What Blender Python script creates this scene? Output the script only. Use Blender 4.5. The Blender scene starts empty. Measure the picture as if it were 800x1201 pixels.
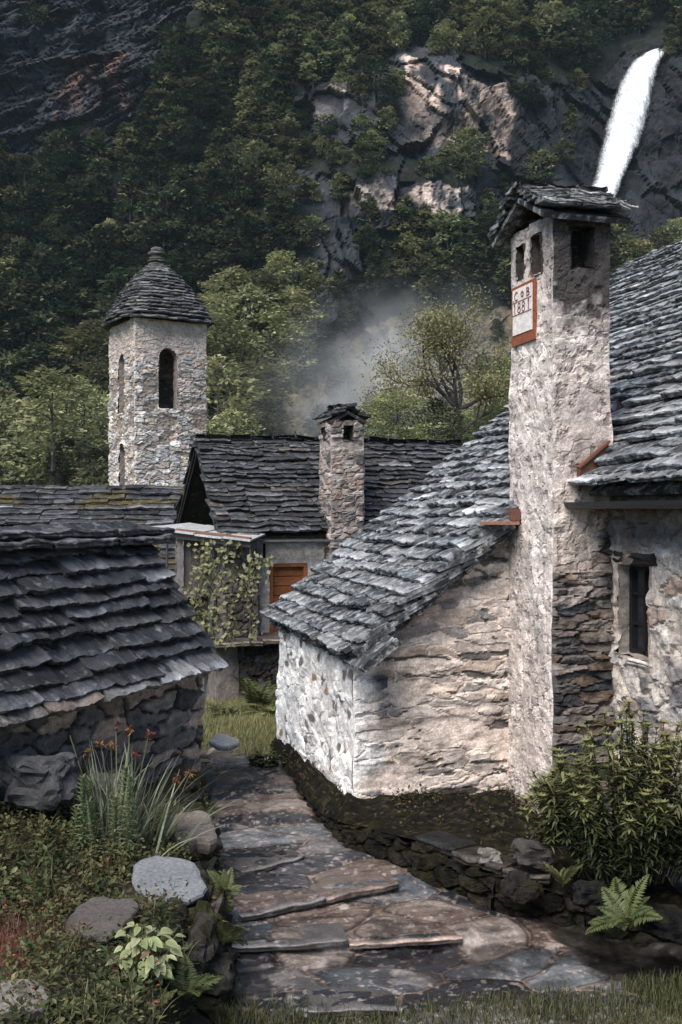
import bpy, math, random
import numpy as np

random.seed(11)
R = np.random.default_rng(11)
SC = bpy.context.scene
COL = SC.collection
PI = math.pi
FPX = 1300.0           # focal length in photo pixels (800 x 1201 frame)
EYE = 2.8


def pix(px, py, d):
    return np.array([(px - 400) / FPX * d, d, EYE - (py - 600) / FPX * d])


# ------------------------------------------------------------------ noise
def _h(ix, iy, iz, seed):
    n = (ix.astype(np.int64) * 374761393 + iy.astype(np.int64) * 668265263 + iz.astype(np.int64) * 1440662683 + seed * 974634221) & 0xffffffff
    n = n.astype(np.uint32)
    n = (n ^ (n >> np.uint32(13))) * np.uint32(1274126177)
    n = (n ^ (n >> np.uint32(15))) * np.uint32(2246822519)
    n = n ^ (n >> np.uint32(16))
    return (n & np.uint32(0xffffff)).astype(np.float64) / 16777215.0


def vn(p, seed=0):
    p = np.asarray(p, float)
    i = np.floor(p)
    f = p - i
    f = f * f * f * (f * (f * 6 - 15) + 10)
    i = i.astype(np.int64)
    x, y, z = i[..., 0], i[..., 1], i[..., 2]
    fx, fy, fz = f[..., 0], f[..., 1], f[..., 2]
    r = 0
    for a in (0, 1):
        wx = fx if a else 1 - fx
        for b in (0, 1):
            wy = fy if b else 1 - fy
            for c in (0, 1):
                wz = fz if c else 1 - fz
                r = r + wx * wy * wz * _h(x + a, y + b, z + c, seed)
    return r * 2 - 1


def fbm(p, o=4, seed=0, gain=.5):
    p = np.asarray(p, float)
    r = 0
    a = 1.0
    for k in range(o):
        r = r + a * vn(p, seed + k * 17)
        p = p * 2.03 + 5.7
        a *= gain
    return r


def fbm2(u, v, o=4, seed=0, gain=.5):
    return fbm(np.stack([u, v, np.zeros_like(u) + .37], -1), o, seed, gain)


def sm(a, b, x):
    t = np.clip((x - a) / (b - a), 0, 1)
    return t * t * (3 - 2 * t)


def vor2(u, v, seed=0, jit=.85):
    iu, iv = np.floor(u).astype(np.int64), np.floor(v).astype(np.int64)
    f1 = np.full(u.shape, 9.0); f2 = f1.copy()
    r1 = np.zeros(u.shape); r2 = r1.copy(); r3 = r1.copy(); dx = r1.copy(); dy = r1.copy()
    for a in (-1, 0, 1):
        for b in (-1, 0, 1):
            cu, cv = iu + a, iv + b
            z0 = np.zeros_like(cu)
            ox = .5 + jit * (_h(cu, cv, z0, seed + 1) - .5)
            oy = .5 + jit * (_h(cu, cv, z0, seed + 2) - .5)
            ddx, ddy = u - cu - ox, v - cv - oy
            d = np.sqrt(ddx ** 2 + ddy ** 2)
            n = d < f1
            f2 = np.where(n, f1, np.minimum(f2, d))
            f1 = np.where(n, d, f1)
            r1 = np.where(n, _h(cu, cv, z0, seed + 3), r1)
            r2 = np.where(n, _h(cu, cv, z0, seed + 4), r2)
            r3 = np.where(n, _h(cu, cv, z0, seed + 5), r3)
            dx = np.where(n, ddx, dx); dy = np.where(n, ddy, dy)
    return f1, f2, r1, r2, r3, dx, dy


def inpoly(px, py, poly):
    r = np.zeros(px.shape, bool)
    n = len(poly)
    for i in range(n):
        x1, y1 = poly[i]; x2, y2 = poly[(i + 1) % n]
        if y1 == y2:
            continue
        c = ((y1 > py) != (y2 > py)) & (px < (x2 - x1) * (py - y1) / (y2 - y1) + x1)
        r ^= c
    return r


# ------------------------------------------------------------------ mesh builder
def wl(o):
    v = np.zeros(3)
    while o is not None:
        v += np.array(o.location)
        o = o.parent
    return v


class MB:
    def __init__(self):
        self.V, self.F, self.C, self.M, self.n = [], [], [], [], 0

    def add(self, v, f, c=(.5, .5, .5), m=0):
        v = np.asarray(v, float).reshape(-1, 3)
        c = np.asarray(c, float)
        if c.ndim == 1:
            c = np.tile(c, (len(v), 1))
        self.V.append(v); self.C.append(c.reshape(-1, 3))
        for ff in (f if isinstance(f, list) else [f]):
            ff = np.asarray(ff, np.int64)
            if ff.ndim == 1: ff = ff.reshape(1, -1)
            if ff.size:
                self.F.append(ff + self.n)
                self.M.append(np.full(len(ff), m, np.int32))
        self.n += len(v)

    def grid(self, P, c=(.5, .5, .5), m=0, keep=None, closed=False):
        nu, nv = P.shape[:2]
        idx = np.arange(nu * nv).reshape(nu, nv)
        if closed:
            idx = np.concatenate([idx, idx[:1]], 0)
        f = np.stack([idx[:-1, :-1], idx[1:, :-1], idx[1:, 1:], idx[:-1, 1:]], -1)
        f = f[keep] if keep is not None else f.reshape(-1, 4)
        c = np.asarray(c, float)
        if c.ndim == 3:
            c = c.reshape(-1, 3)
        self.add(P.reshape(-1, 3), f, c, m)

    def box(self, O, a, b, c, col=(.5, .5, .5), m=0):
        O, a, b, c = (np.asarray(q, float) for q in (O, a, b, c))
        v = [O, O + a, O + a + b, O + b, O + c, O + a + c, O + a + b + c, O + b + c]
        f = [[0, 3, 2, 1], [4, 5, 6, 7], [0, 1, 5, 4], [1, 2, 6, 5], [2, 3, 7, 6], [3, 0, 4, 7]]
        self.add(v, f, col, m)

    def tube(self, pts, rad, k=6, col=(.5, .5, .5), m=0):
        pts = np.asarray(pts, float)
        n = len(pts)
        rad = np.broadcast_to(np.asarray(rad, float), (n,))
        t = np.gradient(pts, axis=0)
        t /= np.linalg.norm(t, axis=1, keepdims=True) + 1e-9
        ref = np.array([.31, .17, .93]) if abs(t[0][2]) < .8 else np.array([.9, .3, .1])
        x = np.cross(t, ref); x /= np.linalg.norm(x, axis=1, keepdims=True) + 1e-9
        y = np.cross(t, x)
        a = np.arange(k) * 2 * PI / k
        P = pts[:, None] + rad[:, None, None] * (np.cos(a)[None, :, None] * x[:, None] + np.sin(a)[None, :, None] * y[:, None])
        P = P.transpose(1, 0, 2)
        self.grid(P, col, m, closed=True)
        self.add(P[:, -1], [list(range(k))], col, m)

    def arrays(self):
        return np.concatenate(self.V), np.concatenate(self.C)

    def jitter(self, amp, freq, seed=3, o=3):
        V = np.concatenate(self.V)
        d = np.stack([fbm(V * freq + 13.1 * k, o, seed + k * 5) for k in range(3)], -1)
        V = V + amp * d
        self.V = [V]; self.C = [np.concatenate(self.C)]

    def mesh(self, name, mats, off=(0, 0, 0), smooth=False):
        V, C = self.arrays()
        V = V - np.asarray(off)
        me = bpy.data.meshes.new(name)
        me.vertices.add(len(V))
        me.vertices.foreach_set('co', V.astype(np.float32).ravel())
        lo = np.concatenate([f.ravel() for f in self.F]).astype(np.int32)
        ln = np.concatenate([np.full(len(f), f.shape[1], np.int32) for f in self.F])
        st = np.concatenate([[0], np.cumsum(ln)[:-1]]).astype(np.int32)
        me.loops.add(len(lo)); me.loops.foreach_set('vertex_index', lo)
        me.polygons.add(len(ln)); me.polygons.foreach_set('loop_start', st)
        me.polygons.foreach_set('loop_total', ln)
        me.polygons.foreach_set('material_index', np.concatenate(self.M))
        me.polygons.foreach_set('use_smooth', np.full(len(ln), smooth, bool))
        at = me.attributes.new('Col', 'FLOAT_COLOR', 'POINT')
        at.data.foreach_set('color', np.concatenate([np.clip(C, 0, 1), np.ones((len(C), 1))], 1).astype(np.float32).ravel())
        for mt in (mats if isinstance(mats, (list, tuple)) else [mats]):
            me.materials.append(mt)
        me.update(calc_edges=True); me.validate()
        return me

    def build(self, name, mats, parent=None, smooth=False):
        me = self.mesh(name, mats, wl(parent) if parent is not None else (0, 0, 0), smooth)
        o = bpy.data.objects.new(name, me)
        COL.objects.link(o)
        if parent is not None:
            o.parent = parent
        return o


def tag(o, label=None, cat=None, group=None, kind=None):
    if label: o['label'] = label
    if cat: o['category'] = cat
    if group: o['group'] = group
    if kind: o['kind'] = kind
    return o


def root(name, loc, label, cat, group=None):
    o = bpy.data.objects.new(name, None)
    o.location = [float(q) for q in loc]
    o.empty_display_size = .2
    COL.objects.link(o)
    return tag(o, label, cat, group)


def copy_tree(o, parent=None):
    c = o.copy(); COL.objects.link(c)
    if parent is not None: c.parent = parent
    for ch in list(o.children):
        copy_tree(ch, c)
    return c


# ------------------------------------------------------------------ materials
def base_mat(name):
    m = bpy.data.materials.new(name); m.use_nodes = True
    nt = m.node_tree
    return m, nt, nt.nodes['Principled BSDF'], nt.nodes['Material Output']


def noise_node(nt, vec, scale, detail=5, rough=.6):
    n = nt.nodes.new('ShaderNodeTexNoise')
    n.inputs['Scale'].default_value = scale; n.inputs['Detail'].default_value = detail; n.inputs['Roughness'].default_value = rough
    nt.links.new(vec, n.inputs['Vector'])
    return n.outputs['Fac']


def ramp(nt, fac, a, b, v0, v1):
    m = nt.nodes.new('ShaderNodeMapRange')
    m.inputs[1].default_value = a; m.inputs[2].default_value = b; m.inputs[3].default_value = v0; m.inputs[4].default_value = v1
    nt.links.new(fac, m.inputs[0])
    return m.outputs[0]


def mixc(nt, fac, a, b, mode='MIX'):
    m = nt.nodes.new('ShaderNodeMix'); m.data_type = 'RGBA'; m.blend_type = mode
    for s, val in ((m.inputs[0], fac), (m.inputs[6], a), (m.inputs[7], b)):
        if isinstance(val, (int, float)): s.default_value = val
        elif isinstance(val, tuple): s.default_value = val + (1,)
        else: nt.links.new(val, s)
    return m.outputs[2]


def stone_mat(name, s1=7, s2=45, var=(.55, 1.45), rough=.9, bump=.5, dist=.01, lichen=None, lth=(.56, .66), lscale=9, lamt=.8, dark=None, spec=.3, rvar=None):
    m, nt, b, out = base_mat(name)
    at = nt.nodes.new('ShaderNodeAttribute'); at.attribute_name = 'Col'
    tc = nt.nodes.new('ShaderNodeTexCoord'); vec = tc.outputs['Object']
    c = at.outputs['Color']
    n1 = noise_node(nt, vec, s1, 6, .65); n2 = noise_node(nt, vec, s2, 6, .7)
    c = mixc(nt, 1.0, c, ramp(nt, n1, .3, .7, *var), 'MULTIPLY')
    c = mixc(nt, 1.0, c, ramp(nt, n2, .3, .7, .6, 1.4), 'MULTIPLY')
    if lichen:
        n3 = noise_node(nt, vec, lscale, 8, .7)
        c = mixc(nt, ramp(nt, n3, lth[0], lth[1], 0, lamt), c, lichen)
    if dark:
        n4 = noise_node(nt, vec, dark[1], 7, .7)
        c = mixc(nt, ramp(nt, n4, dark[2], dark[3], 0, .85), c, dark[0])
    nt.links.new(c, b.inputs['Base Color'])
    b.inputs['Roughness'].default_value = rough
    b.inputs['Specular IOR Level'].default_value = spec
    if rvar:
        nt.links.new(ramp(nt, n1, .35, .65, *rvar), b.inputs['Roughness'])
    bp = nt.nodes.new('ShaderNodeBump'); bp.inputs['Strength'].default_value = bump; bp.inputs['Distance'].default_value = dist
    ad = nt.nodes.new('ShaderNodeMath'); ad.operation = 'ADD'
    nt.links.new(n1, ad.inputs[0]); nt.links.new(n2, ad.inputs[1])
    nt.links.new(ad.outputs[0], bp.inputs['Height']); nt.links.new(bp.outputs['Normal'], b.inputs['Normal'])
    return m


def leaf_mat(name, trans=.3, hue=.03, val=(.7, 1.3), rough=.55, spec=.25):
    m, nt, b, out = base_mat(name)
    at = nt.nodes.new('ShaderNodeAttribute'); at.attribute_name = 'Col'
    oi = nt.nodes.new('ShaderNodeObjectInfo')
    hs = nt.nodes.new('ShaderNodeHueSaturation')
    nt.links.new(at.outputs['Color'], hs.inputs['Color'])
    nt.links.new(ramp(nt, oi.outputs['Random'], 0, 1, .5 - hue, .5 + hue), hs.inputs['Hue'])
    wn = nt.nodes.new('ShaderNodeTexWhiteNoise'); wn.noise_dimensions = '1D'
    nt.links.new(oi.outputs['Random'], wn.inputs['W'])
    nt.links.new(ramp(nt, wn.outputs['Value'], 0, 1, *val), hs.inputs['Value'])
    nt.links.new(hs.outputs['Color'], b.inputs['Base Color'])
    b.inputs['Roughness'].default_value = rough; b.inputs['Specular IOR Level'].default_value = spec
    tr = nt.nodes.new('ShaderNodeBsdfTranslucent'); nt.links.new(hs.outputs['Color'], tr.inputs['Color'])
    mx = nt.nodes.new('ShaderNodeMixShader'); mx.inputs[0].default_value = trans
    nt.links.new(b.outputs[0], mx.inputs[1]); nt.links.new(tr.outputs[0], mx.inputs[2])
    nt.links.new(mx.outputs[0], out.inputs['Surface'])
    return m


M = {}
M['stone'] = stone_mat('rubble_stone', 9, 55, (.6, 1.35), .9, .6, .012)
M['plaster'] = stone_mat('rough_plaster', 9, 60, (.6, 1.25), .92, .8, .012, dark=((.12, .10, .09), 38, .58, .66))
M['white'] = stone_mat('whitewash', 10, 48, (.8, 1.12), .9, .6, .014, dark=((.20, .16, .13), 17, .62, .72))
M['slate'] = stone_mat('roof_slate', 6, 60, (.45, 1.5), .6, .85, .016, lichen=(.27, .28, .28), lth=(.56, .68), lscale=9, lamt=.6, spec=.45, rvar=(.42, .75))
M['slate_pale'] = stone_mat('lichen_slate', 7, 60, (.5, 1.5), .68, .8, .012, lichen=(.46, .48, .48), lth=(.48, .64), lscale=9, lamt=.75, dark=((.014, .016, .019), 11, .54, .66), spec=.4)
M['flag'] = stone_mat('path_flagstone', 6, 40, (.5, 1.5), .6, .5, .006, spec=.6, rvar=(.2, .55), dark=((.03, .03, .033), 5, .6, .72))
M['soil'] = stone_mat('dark_soil', 8, 50, (.5, 1.5), .95, 1, .02)
M['moss'] = stone_mat('mossy_stone', 9, 50, (.4, 1.5), .95, 1, .02, lichen=(.022, .022, .008), lth=(.5, .62), lscale=10, lamt=.9, spec=.08)
M['rock'] = stone_mat('cliff_rock', .22, 1.6, (.5, 1.5), .85, .8, .22, dark=((.022, .024, .028), .5, .50, .60), spec=.12)
M['smooth_rock'] = stone_mat('smooth_rock', 4, 40, (.8, 1.2), .7, .35, .006)
M['wood'] = stone_mat('old_wood', 6, 60, (.6, 1.3), .8, .3, .004)
M['metal'] = stone_mat('weathered_metal', 5, 40, (.75, 1.2), .5, .1, .002, spec=.5)
M['paint'] = stone_mat('sign_paint', 16, 70, (.75, 1.15), .8, .3, .003)
M['leaf'] = leaf_mat('leaf')
M['tree'] = leaf_mat('forest_leaf', .25, .02, (.5, 1.7), .7, .1)
M['bark'] = stone_mat('bark', 5, 30, (.6, 1.4), .95, .6, .02)
# water
m, nt, b, out = base_mat('falling_water')
tc = nt.nodes.new('ShaderNodeTexCoord'); mp = nt.nodes.new('ShaderNodeMapping'); mp.inputs['Scale'].default_value = (1.6, 1.6, .12)
nt.links.new(tc.outputs['Object'], mp.inputs['Vector'])
n = noise_node(nt, mp.outputs['Vector'], 1.2, 6, .65)
nt.links.new(mixc(nt, ramp(nt, n, .38, .56, 0, 1), (.40, .44, .48), (.82, .84, .86)), b.inputs['Base Color'])
b.inputs['Roughness'].default_value = .8
at = nt.nodes.new('ShaderNodeAttribute'); at.attribute_name = 'Col'
n2 = noise_node(nt, mp.outputs['Vector'], 3.2, 6, .7)
ad = nt.nodes.new('ShaderNodeMath'); ad.operation = 'MULTIPLY_ADD'
nt.links.new(at.outputs['Fac'], ad.inputs[0]); ad.inputs[1].default_value = 1.5; nt.links.new(n2, ad.inputs[2])
tb_ = nt.nodes.new('ShaderNodeBsdfTransparent'); mx = nt.nodes.new('ShaderNodeMixShader')
nt.links.new(ramp(nt, ad.outputs[0], .68, 1.3, 0, 1), mx.inputs[0])
nt.links.new(tb_.outputs[0], mx.inputs[1]); nt.links.new(b.outputs[0], mx.inputs[2]); nt.links.new(mx.outputs[0], out.inputs['Surface'])
M['water'] = m


# ------------------------------------------------------------------ walls
def rubble(cw, ch, relief, pal, mcol, seed=0, edge=(.03, .16), warp=.3, smear=0., tone=1.0):
    pal = np.array(pal)
    mcol = np.array(mcol)

    def f(u, v, P):
        a = u / cw + warp * fbm2(u / cw * .8, v / ch * .8, 3, seed + 31) + 50
        b = v / ch + warp * fbm2(u / cw * .8 + 9, v / ch * .8, 3, seed + 57) + 50
        f1, f2, r1, r2, r3, dx, dy = vor2(a, b, seed)
        e = sm(edge[0], edge[1], f2 - f1 + .04 * fbm2(u * 14, v * 14, 2, seed + 3))
        if smear > 0:
            k = sm(.0, .45, fbm2(u / cw * .7, v / ch * .55, 3, seed + 71) + smear - .5 + .5 * (r1 - .5))
            e = e * (1 - k)
        h = relief * (e * (.35 + .65 * r1) + .9 * e * (dx * (r2 - .5) + dy * (r3 - .5)))
        h = h + relief * .22 * fbm2(u / cw * 2.5, v / ch * 2, 3, seed + 5) + .25 * relief * fbm2(u * 12, v * 12, 3, seed + 6)
        pc = pal[np.minimum((r2 * len(pal)).astype(int), len(pal) - 1)] * (.7 + .6 * r3)[..., None]
        # layered streaks in the stones
        pc = pc * (1 + .3 * fbm2(u * 5, v * 30, 3, seed + 8))[..., None]
        c = mcol * (1 + .18 * fbm2(u * 6, v * 6, 3, seed + 9))[..., None] * (1 - e)[..., None] + pc * e[..., None]
        return h, c * tone, e
    return f


def wall_face(mb, O, U, W, H, N, style, res=.02, keep=None, holes=(), m=0, post=None, depth=.3, rcol=(.3, .26, .23), wob=.012, taper=.03, back=False):
    O, U, N = (np.asarray(q, float) for q in (O, U, N))
    Z = np.array([0, 0, 1.])
    us = np.linspace(0, W, max(3, int(W / res)))
    vs = np.linspace(0, H, max(3, int(H / res)))
    ex = [q for h in holes for q in (h[0], h[1])]
    ey = [q for h in holes for q in (h[2], h[3])]

    def snap(arr, ext):
        for q in ext:
            arr[np.argmin(abs(arr - q))] = q
        return np.sort(arr)
    us, vs = snap(us, ex), snap(vs, ey)
    u, v = np.meshgrid(us, vs, indexing='ij')
    P = O + u[..., None] * U + v[..., None] * Z
    h, c, e = style(u, v, P)
    if post:
        h, c = post(u, v, P, h, c, e)
    tp = sm(0, taper, u) * sm(0, taper, W - u) if taper else 1
    h = h * tp
    wobv = np.stack([fbm(P * 2.6 + 7.7 * k, 4, 40 + k) for k in range(3)], -1) * wob
    P = P + h[..., None] * N + wobv
    uc = (us[:-1] + us[1:])[:, None] / 2; vc = (vs[:-1] + vs[1:])[None] / 2
    uc, vc = np.broadcast_arrays(uc, vc)
    kp = np.ones(uc.shape, bool)
    if keep:
        kp &= keep(uc, vc)
    for hh in holes:
        u0, u1, v0, v1 = hh[:4]
        r = (u1 - u0) / 2
        ins = (uc > u0) & (uc < u1) & (vc > v0) & (vc < v1)
        if len(hh) > 4 and hh[4]:
            ins &= vc < v1 - r + np.sqrt(np.maximum(r * r - (uc - (u0 + u1) / 2) ** 2, 0))
            th = np.linspace(0, PI, 11)
            out = [(u0, v0)] + [((u0 + u1) / 2 - r * math.cos(q), v1 - r + r * math.sin(q)) for q in th] + [(u1, v0)]
        else:
            out = [(u0, v0), (u0, v1), (u1, v1), (u1, v0)]
        kp &= ~ins
        loop = np.array([O + a * U + b * Z for a, b in out + out[:1]])
        nseg = max(2, int(depth / .06))
        G = np.stack([loop + N * (.012 - (depth + .012) * k / nseg) for k in range(nseg + 1)], 1)
        # subdivide the long sides so that the jamb can be rough
        GG = [G[0]]
        for i in range(1, len(G)):
            L = np.linalg.norm(G[i, 0] - G[i - 1, 0]); q = max(1, int(L / .05))
            for k in range(1, q + 1):
                GG.append(G[i - 1] + (G[i] - G[i - 1]) * k / q)
        G = np.array(GG)
        G = G + (np.stack([fbm(G * 9 + 3.3 * k, 3, 60 + k) for k in range(3)], -1) * .012)
        mb.grid(G, rcol, m)
        if back:
            mb.add(loop[:-1] - N * depth, [list(range(len(loop) - 1))], (.01, .01, .01), m)
    mb.grid(P, c, m, keep=kp)


# ------------------------------------------------------------------ slate slabs
def sn(xs, amp, corr=.13):
    w = xs[-1] - xs[0]
    n = max(3, int(w / corr) + 2)
    return np.interp(xs, np.linspace(xs[0], xs[-1], n), R.normal(0, amp, n))


def slab(mb, O, ex, ey, ez, w, l, t, tint, res=.06, jag=.03, lift=.0, curl=0., m=0, chip=True):
    nx = max(4, int(w / res) + 1)
    xs = np.linspace(0, w, nx)
    fr = sn(xs, jag * .42, .2) + sn(xs, jag * .3, .05)
    q = np.abs(xs / w - .5) * 2
    fr = fr + q ** 10 * jag * R.uniform(.2, 1.3)
    ys = [l, l * .55, t * 1.5, t * .5, t * .08, t * .0, t * .2, t * .04, t * .25, l]
    zt = [1, 1, 1, 1, .96, .70, .50, .22, 0, 0]
    tv = 1 + sn(xs, .11, .15)                      # the slab is not equally thick
    zw = sn(xs, t * .08, .3)
    P = np.zeros((nx, len(ys), 3))
    sk = R.normal(0, .06, 2)
    for j, (y, z) in enumerate(zip(ys, zt)):
        front = np.clip(1 - y / l, 0, 1)
        yy = y + fr * front + (sn(xs, t * .10, .05) if 4 < j < 8 else 0)
        xx = xs + (sk[0] * (1 - xs / w) + sk[1] * xs / w) * y * .5
        zz = z * t * tv + lift * front + curl * (xs / w - .5) + zw * front + (sn(xs, t * .07, .08) if j < 8 else 0)
        P[:, j] = np.stack([xx, yy, zz], -1)
    Wd = np.asarray(O) + P[..., 0:1] * ex + P[..., 1:2] * ey + P[..., 2:3] * ez
    c = np.broadcast_to(np.asarray(tint, float), Wd.shape) * R.uniform(.85, 1.15, (nx, len(ys), 1))
    worn = np.clip(R.uniform(.3, 1.9) + sn(xs, .35, .3), .1, 3)                # pale worn front edges
    c[:, 3] *= (1 + .9 * worn)[:, None]; c[:, 4] *= (1 + 1.2 * worn)[:, None]
    mb.grid(Wd, c, m)
    k = len(ys)
    mb.add(Wd[0], [list(range(k))], tint, m)
    mb.add(Wd[-1], [list(range(k))[::-1]], tint, m)


def roof_slabs(mb, O, e, g, L, S, expo, wr, t, tints, res=.06, jag=.02, clip=None, verge=.04, lenf=2.3, tj=.35, deck=True):
    O, e, g = (np.asarray(q, float) for q in (O, e, g))
    n = np.cross(e, g)
    if n[2] < 0: n = -n
    n /= np.linalg.norm(n)
    tints = np.array(tints)
    k = 0; b = 0.0
    while b < S:
        ex_ = expo * R.uniform(.85, 1.15)
        a = R.uniform(-verge, verge)
        first = True
        while a < L - .05:
            w = R.uniform(*wr)
            if a + w > L - wr[0] * .4:
                w = L + R.uniform(-verge, verge) - a
            if w > .08 and (clip is None or clip(a + w / 2, b)):
                ll = min(expo * lenf, max(S - b, 0) + .15)
                tt = t * R.uniform(1 - tj, 1 + tj)
                a_rot = R.normal(0, .02)
                e2 = e * math.cos(a_rot) + g * math.sin(a_rot); g2 = g * math.cos(a_rot) - e * math.sin(a_rot)
                tint = tints[R.integers(len(tints))] * R.choice([.6, .8, 1, 1, 1.2, 1.5, 1.9])
                slab(mb, O + a * e + (b + R.normal(0, expo * .06)) * g + n * R.uniform(0, t * .25), e2, g2, n, w - R.uniform(.004, .02), ll, tt, tint, res, jag, lift=t * 1.95, curl=R.normal(0, t * .25))
            a += w
        b += ex_; k += 1
    if deck and clip is None:
        q = n * (-.012)
        D = O + q + e * .03
        mb.box(D + g * .03 - n * .05, e * (L - .06), g * (S - .03), n * .045, (.02, .018, .016))


# =================================================================== SETTING
# world, sun, camera
wd = bpy.data.worlds.new("World"); SC.world = wd; wd.use_nodes = True
nt = wd.node_tree
sky = nt.nodes.new('ShaderNodeTexSky'); sky.sky_type = 'NISHITA'; sky.sun_disc = False
SUN_EL, SUN_AZ = math.radians(52), math.radians(-150)      # azimuth: direction TO the sun measured from +Y clockwise
sky.sun_elevation = SUN_EL; sky.sun_rotation = SUN_AZ
sky.air_density = 1.0; sky.dust_density = .4; sky.ozone_density = 3.0
bg = nt.nodes['Background']; bg.inputs[1].default_value = .07
nt.links.new(sky.outputs[0], bg.inputs[0])
sun = bpy.data.lights.new('sun', 'SUN'); sun.energy = 2.7; sun.angle = math.radians(42); sun.color = (1, .94, .87)
so = bpy.data.objects.new('sun', sun); COL.objects.link(so)
sd = np.array([math.sin(SUN_AZ) * math.cos(SUN_EL), math.cos(SUN_AZ) * math.cos(SUN_EL), math.sin(SUN_EL)])
from mathutils import Vector
so.rotation_euler = Vector(sd).to_track_quat('Z', 'Y').to_euler()
so.location = (-20, -20, 40)

cam = bpy.data.cameras.new('camera'); cam.sensor_fit = 'VERTICAL'; cam.sensor_height = 36; cam.lens = 36 * FPX / 1201
cam.clip_end = 2000; cam.clip_start = .05
co = bpy.data.objects.new('camera', cam); co.location = (0, 0, EYE); co.rotation_euler = (PI / 2, 0, 0)
COL.objects.link(co); SC.camera = co
SC.view_settings.view_transform = 'Standard'; SC.view_settings.look = 'None'; SC.view_settings.gamma = 1
SC.view_settings.exposure = 1.22
SC.render.engine = 'CYCLES'
SC.cycles.max_bounces = 6; SC.cycles.diffuse_bounces = 3; SC.cycles.glossy_bounces = 2; SC.cycles.transmission_bounces = 2
SC.cycles.volume_bounces = 1; SC.cycles.transparent_max_bounces = 6
SC.cycles.use_denoising = True

# ------------------------------------------------------------------ mountain side
C_LEFT = [(-40, -60), (240, -60), (215, 40), (160, 140), (105, 185), (-40, 180)]
C_MAIN = [(345, 120), (390, 95), (440, 80), (500, 50), (560, 80), (600, 95), (690, 100), (735, 66), (790, 60), (900, 70), (900, 330), (720, 300), (590, 280), (565, 255), (545, 175), (480, 188), (440, 165), (400, 175), (350, 145)]
C_LOW = [(335, 205), (420, 208), (545, 225), (560, 265), (470, 268), (400, 280), (335, 255)]
C_SPUR = [(340, 270), (425, 275), (425, 385), (390, 395), (352, 380)]
PALE1 = [(470, 70), (520, 80), (595, 85), (600, 185), (545, 165), (470, 180)]
PALE2 = [(405, 215), (545, 228), (540, 262), (470, 250), (420, 258)]
PALE3 = [(350, 110), (410, 100), (405, 140), (360, 135)]
PINKL = [(60, 90), (150, 60), (150, 130), (60, 180)]
TALUS = [(320, 530), (330, 470), (375, 425), (420, 385), (500, 362), (640, 355), (640, 540), (320, 540)]


def polys(px, py, wx=9):
    a = px + wx * fbm2(px / 30, py / 30, 4, 5)
    b = py + wx * fbm2(px / 30 + 40, py / 30, 4, 6)
    r = {}
    for n_, p_ in (('left', C_LEFT), ('main', C_MAIN), ('low', C_LOW), ('spur', C_SPUR), ('pale1', PALE1), ('pale2', PALE2), ('pale3', PALE3), ('pink', PINKL), ('talus', TALUS)):
        r[n_] = inpoly(a, b, p_)
    return r


def proj(P):
    return 400 + P[..., 0] / P[..., 1] * FPX, 600 - (P[..., 2] - EYE) / P[..., 1] * FPX


def ybase(x, z):
    y = 152 + .60 * np.maximum(z, 0) + .2 * np.minimum(z, 0)
    y = y - 16 * np.exp(-((x + 68) / 32) ** 2 - ((z - 88) / 30) ** 2)
    y = y - 12 * np.exp(-((x + 55) / 22) ** 2) * sm(60, 0, z)
    y = y + 9 * fbm2(x / 55 + 3, z / 55, 3, 21)
    y = y + 6 * np.exp(-((x - 50) / 10) ** 2)             # the gully of the waterfall
    y = y - 6 * np.exp(-((x - 24) / 16) ** 2 - ((z - 74) / 12) ** 2) - 4 * np.exp(-((x - 12) / 12) ** 2 - ((z - 56) / 6) ** 2)
    return y


def facet(u, v, seed, tilt):
    f1, f2, r1, r2, r3, dx, dy = vor2(u, v, seed, .95)
    return (r1 - .5) + tilt * (dx * (r2 - .5) + dy * (r3 - .5)) * 2


xs = np.concatenate([np.linspace(-270, -96, 40), np.linspace(-94, 94, 520), np.linspace(96, 270, 40)])
zs = np.concatenate([np.linspace(-6, 128, 400), np.linspace(131, 215, 24)])
X, Zz = np.meshgrid(xs, zs, indexing='ij')
Y0 = ybase(X, Zz)
PX, PY = proj(np.stack([X, Y0, Zz], -1))
mk = polys(PX, PY)
cl = (mk['left'] | mk['main'] | mk['low'] | mk['spur']).astype(float)
ca, sa = math.cos(-.62), math.sin(-.62)
Ur, Vr = (X * ca - Zz * sa), (X * sa + Zz * ca)
wu, wv = .35 * fbm2(X / 6, Zz / 6, 3, 70), .35 * fbm2(X / 6 + 30, Zz / 6, 3, 71)
strat = 2.6 * facet(Ur / 9 + wu, Vr / 2.2 + wv, 81, .8) + 1.1 * facet(Ur / 4 + wu, Vr / .9 + wv, 82, .8)
ridge = lambda u, v, sd: 1 - 2 * np.abs(vn(np.stack([u, v, np.zeros_like(u) + .5], -1), sd)) ** .75
bu, bv = X * .94 + Zz * .34, Zz * .94 - X * .34
block = 4.6 * facet(bu / 9 + .35 * wu + 60, bv / 15 + .35 * wv + 60, 83, .8) + 1.6 * facet(bu / 4 + .35 * wu + 60, bv / 7.5 + .35 * wv + 60, 84, .7)
block += .9 * ridge(bu / 6, bv / 13, 95) + .45 * ridge(bu / 2.2, bv / 6, 96) + .25 * ridge(bu / .9, bv / 1.8, 97) + .5 * facet(bu / 1.7 + 60, bv / 3 + 60, 85, .7)
strat += .35 * facet(Ur / 1.6 + 90, Vr / .5 + 90, 86, 1)
amp = np.where(mk['left'], strat, block)
smooth_c = cl
Yd = Y0 - amp * (.22 + .78 * smooth_c) - .3 * fbm2(X / 3, Zz / 3, 4, 90)
soil = np.array([.011, .014, .009])
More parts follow.
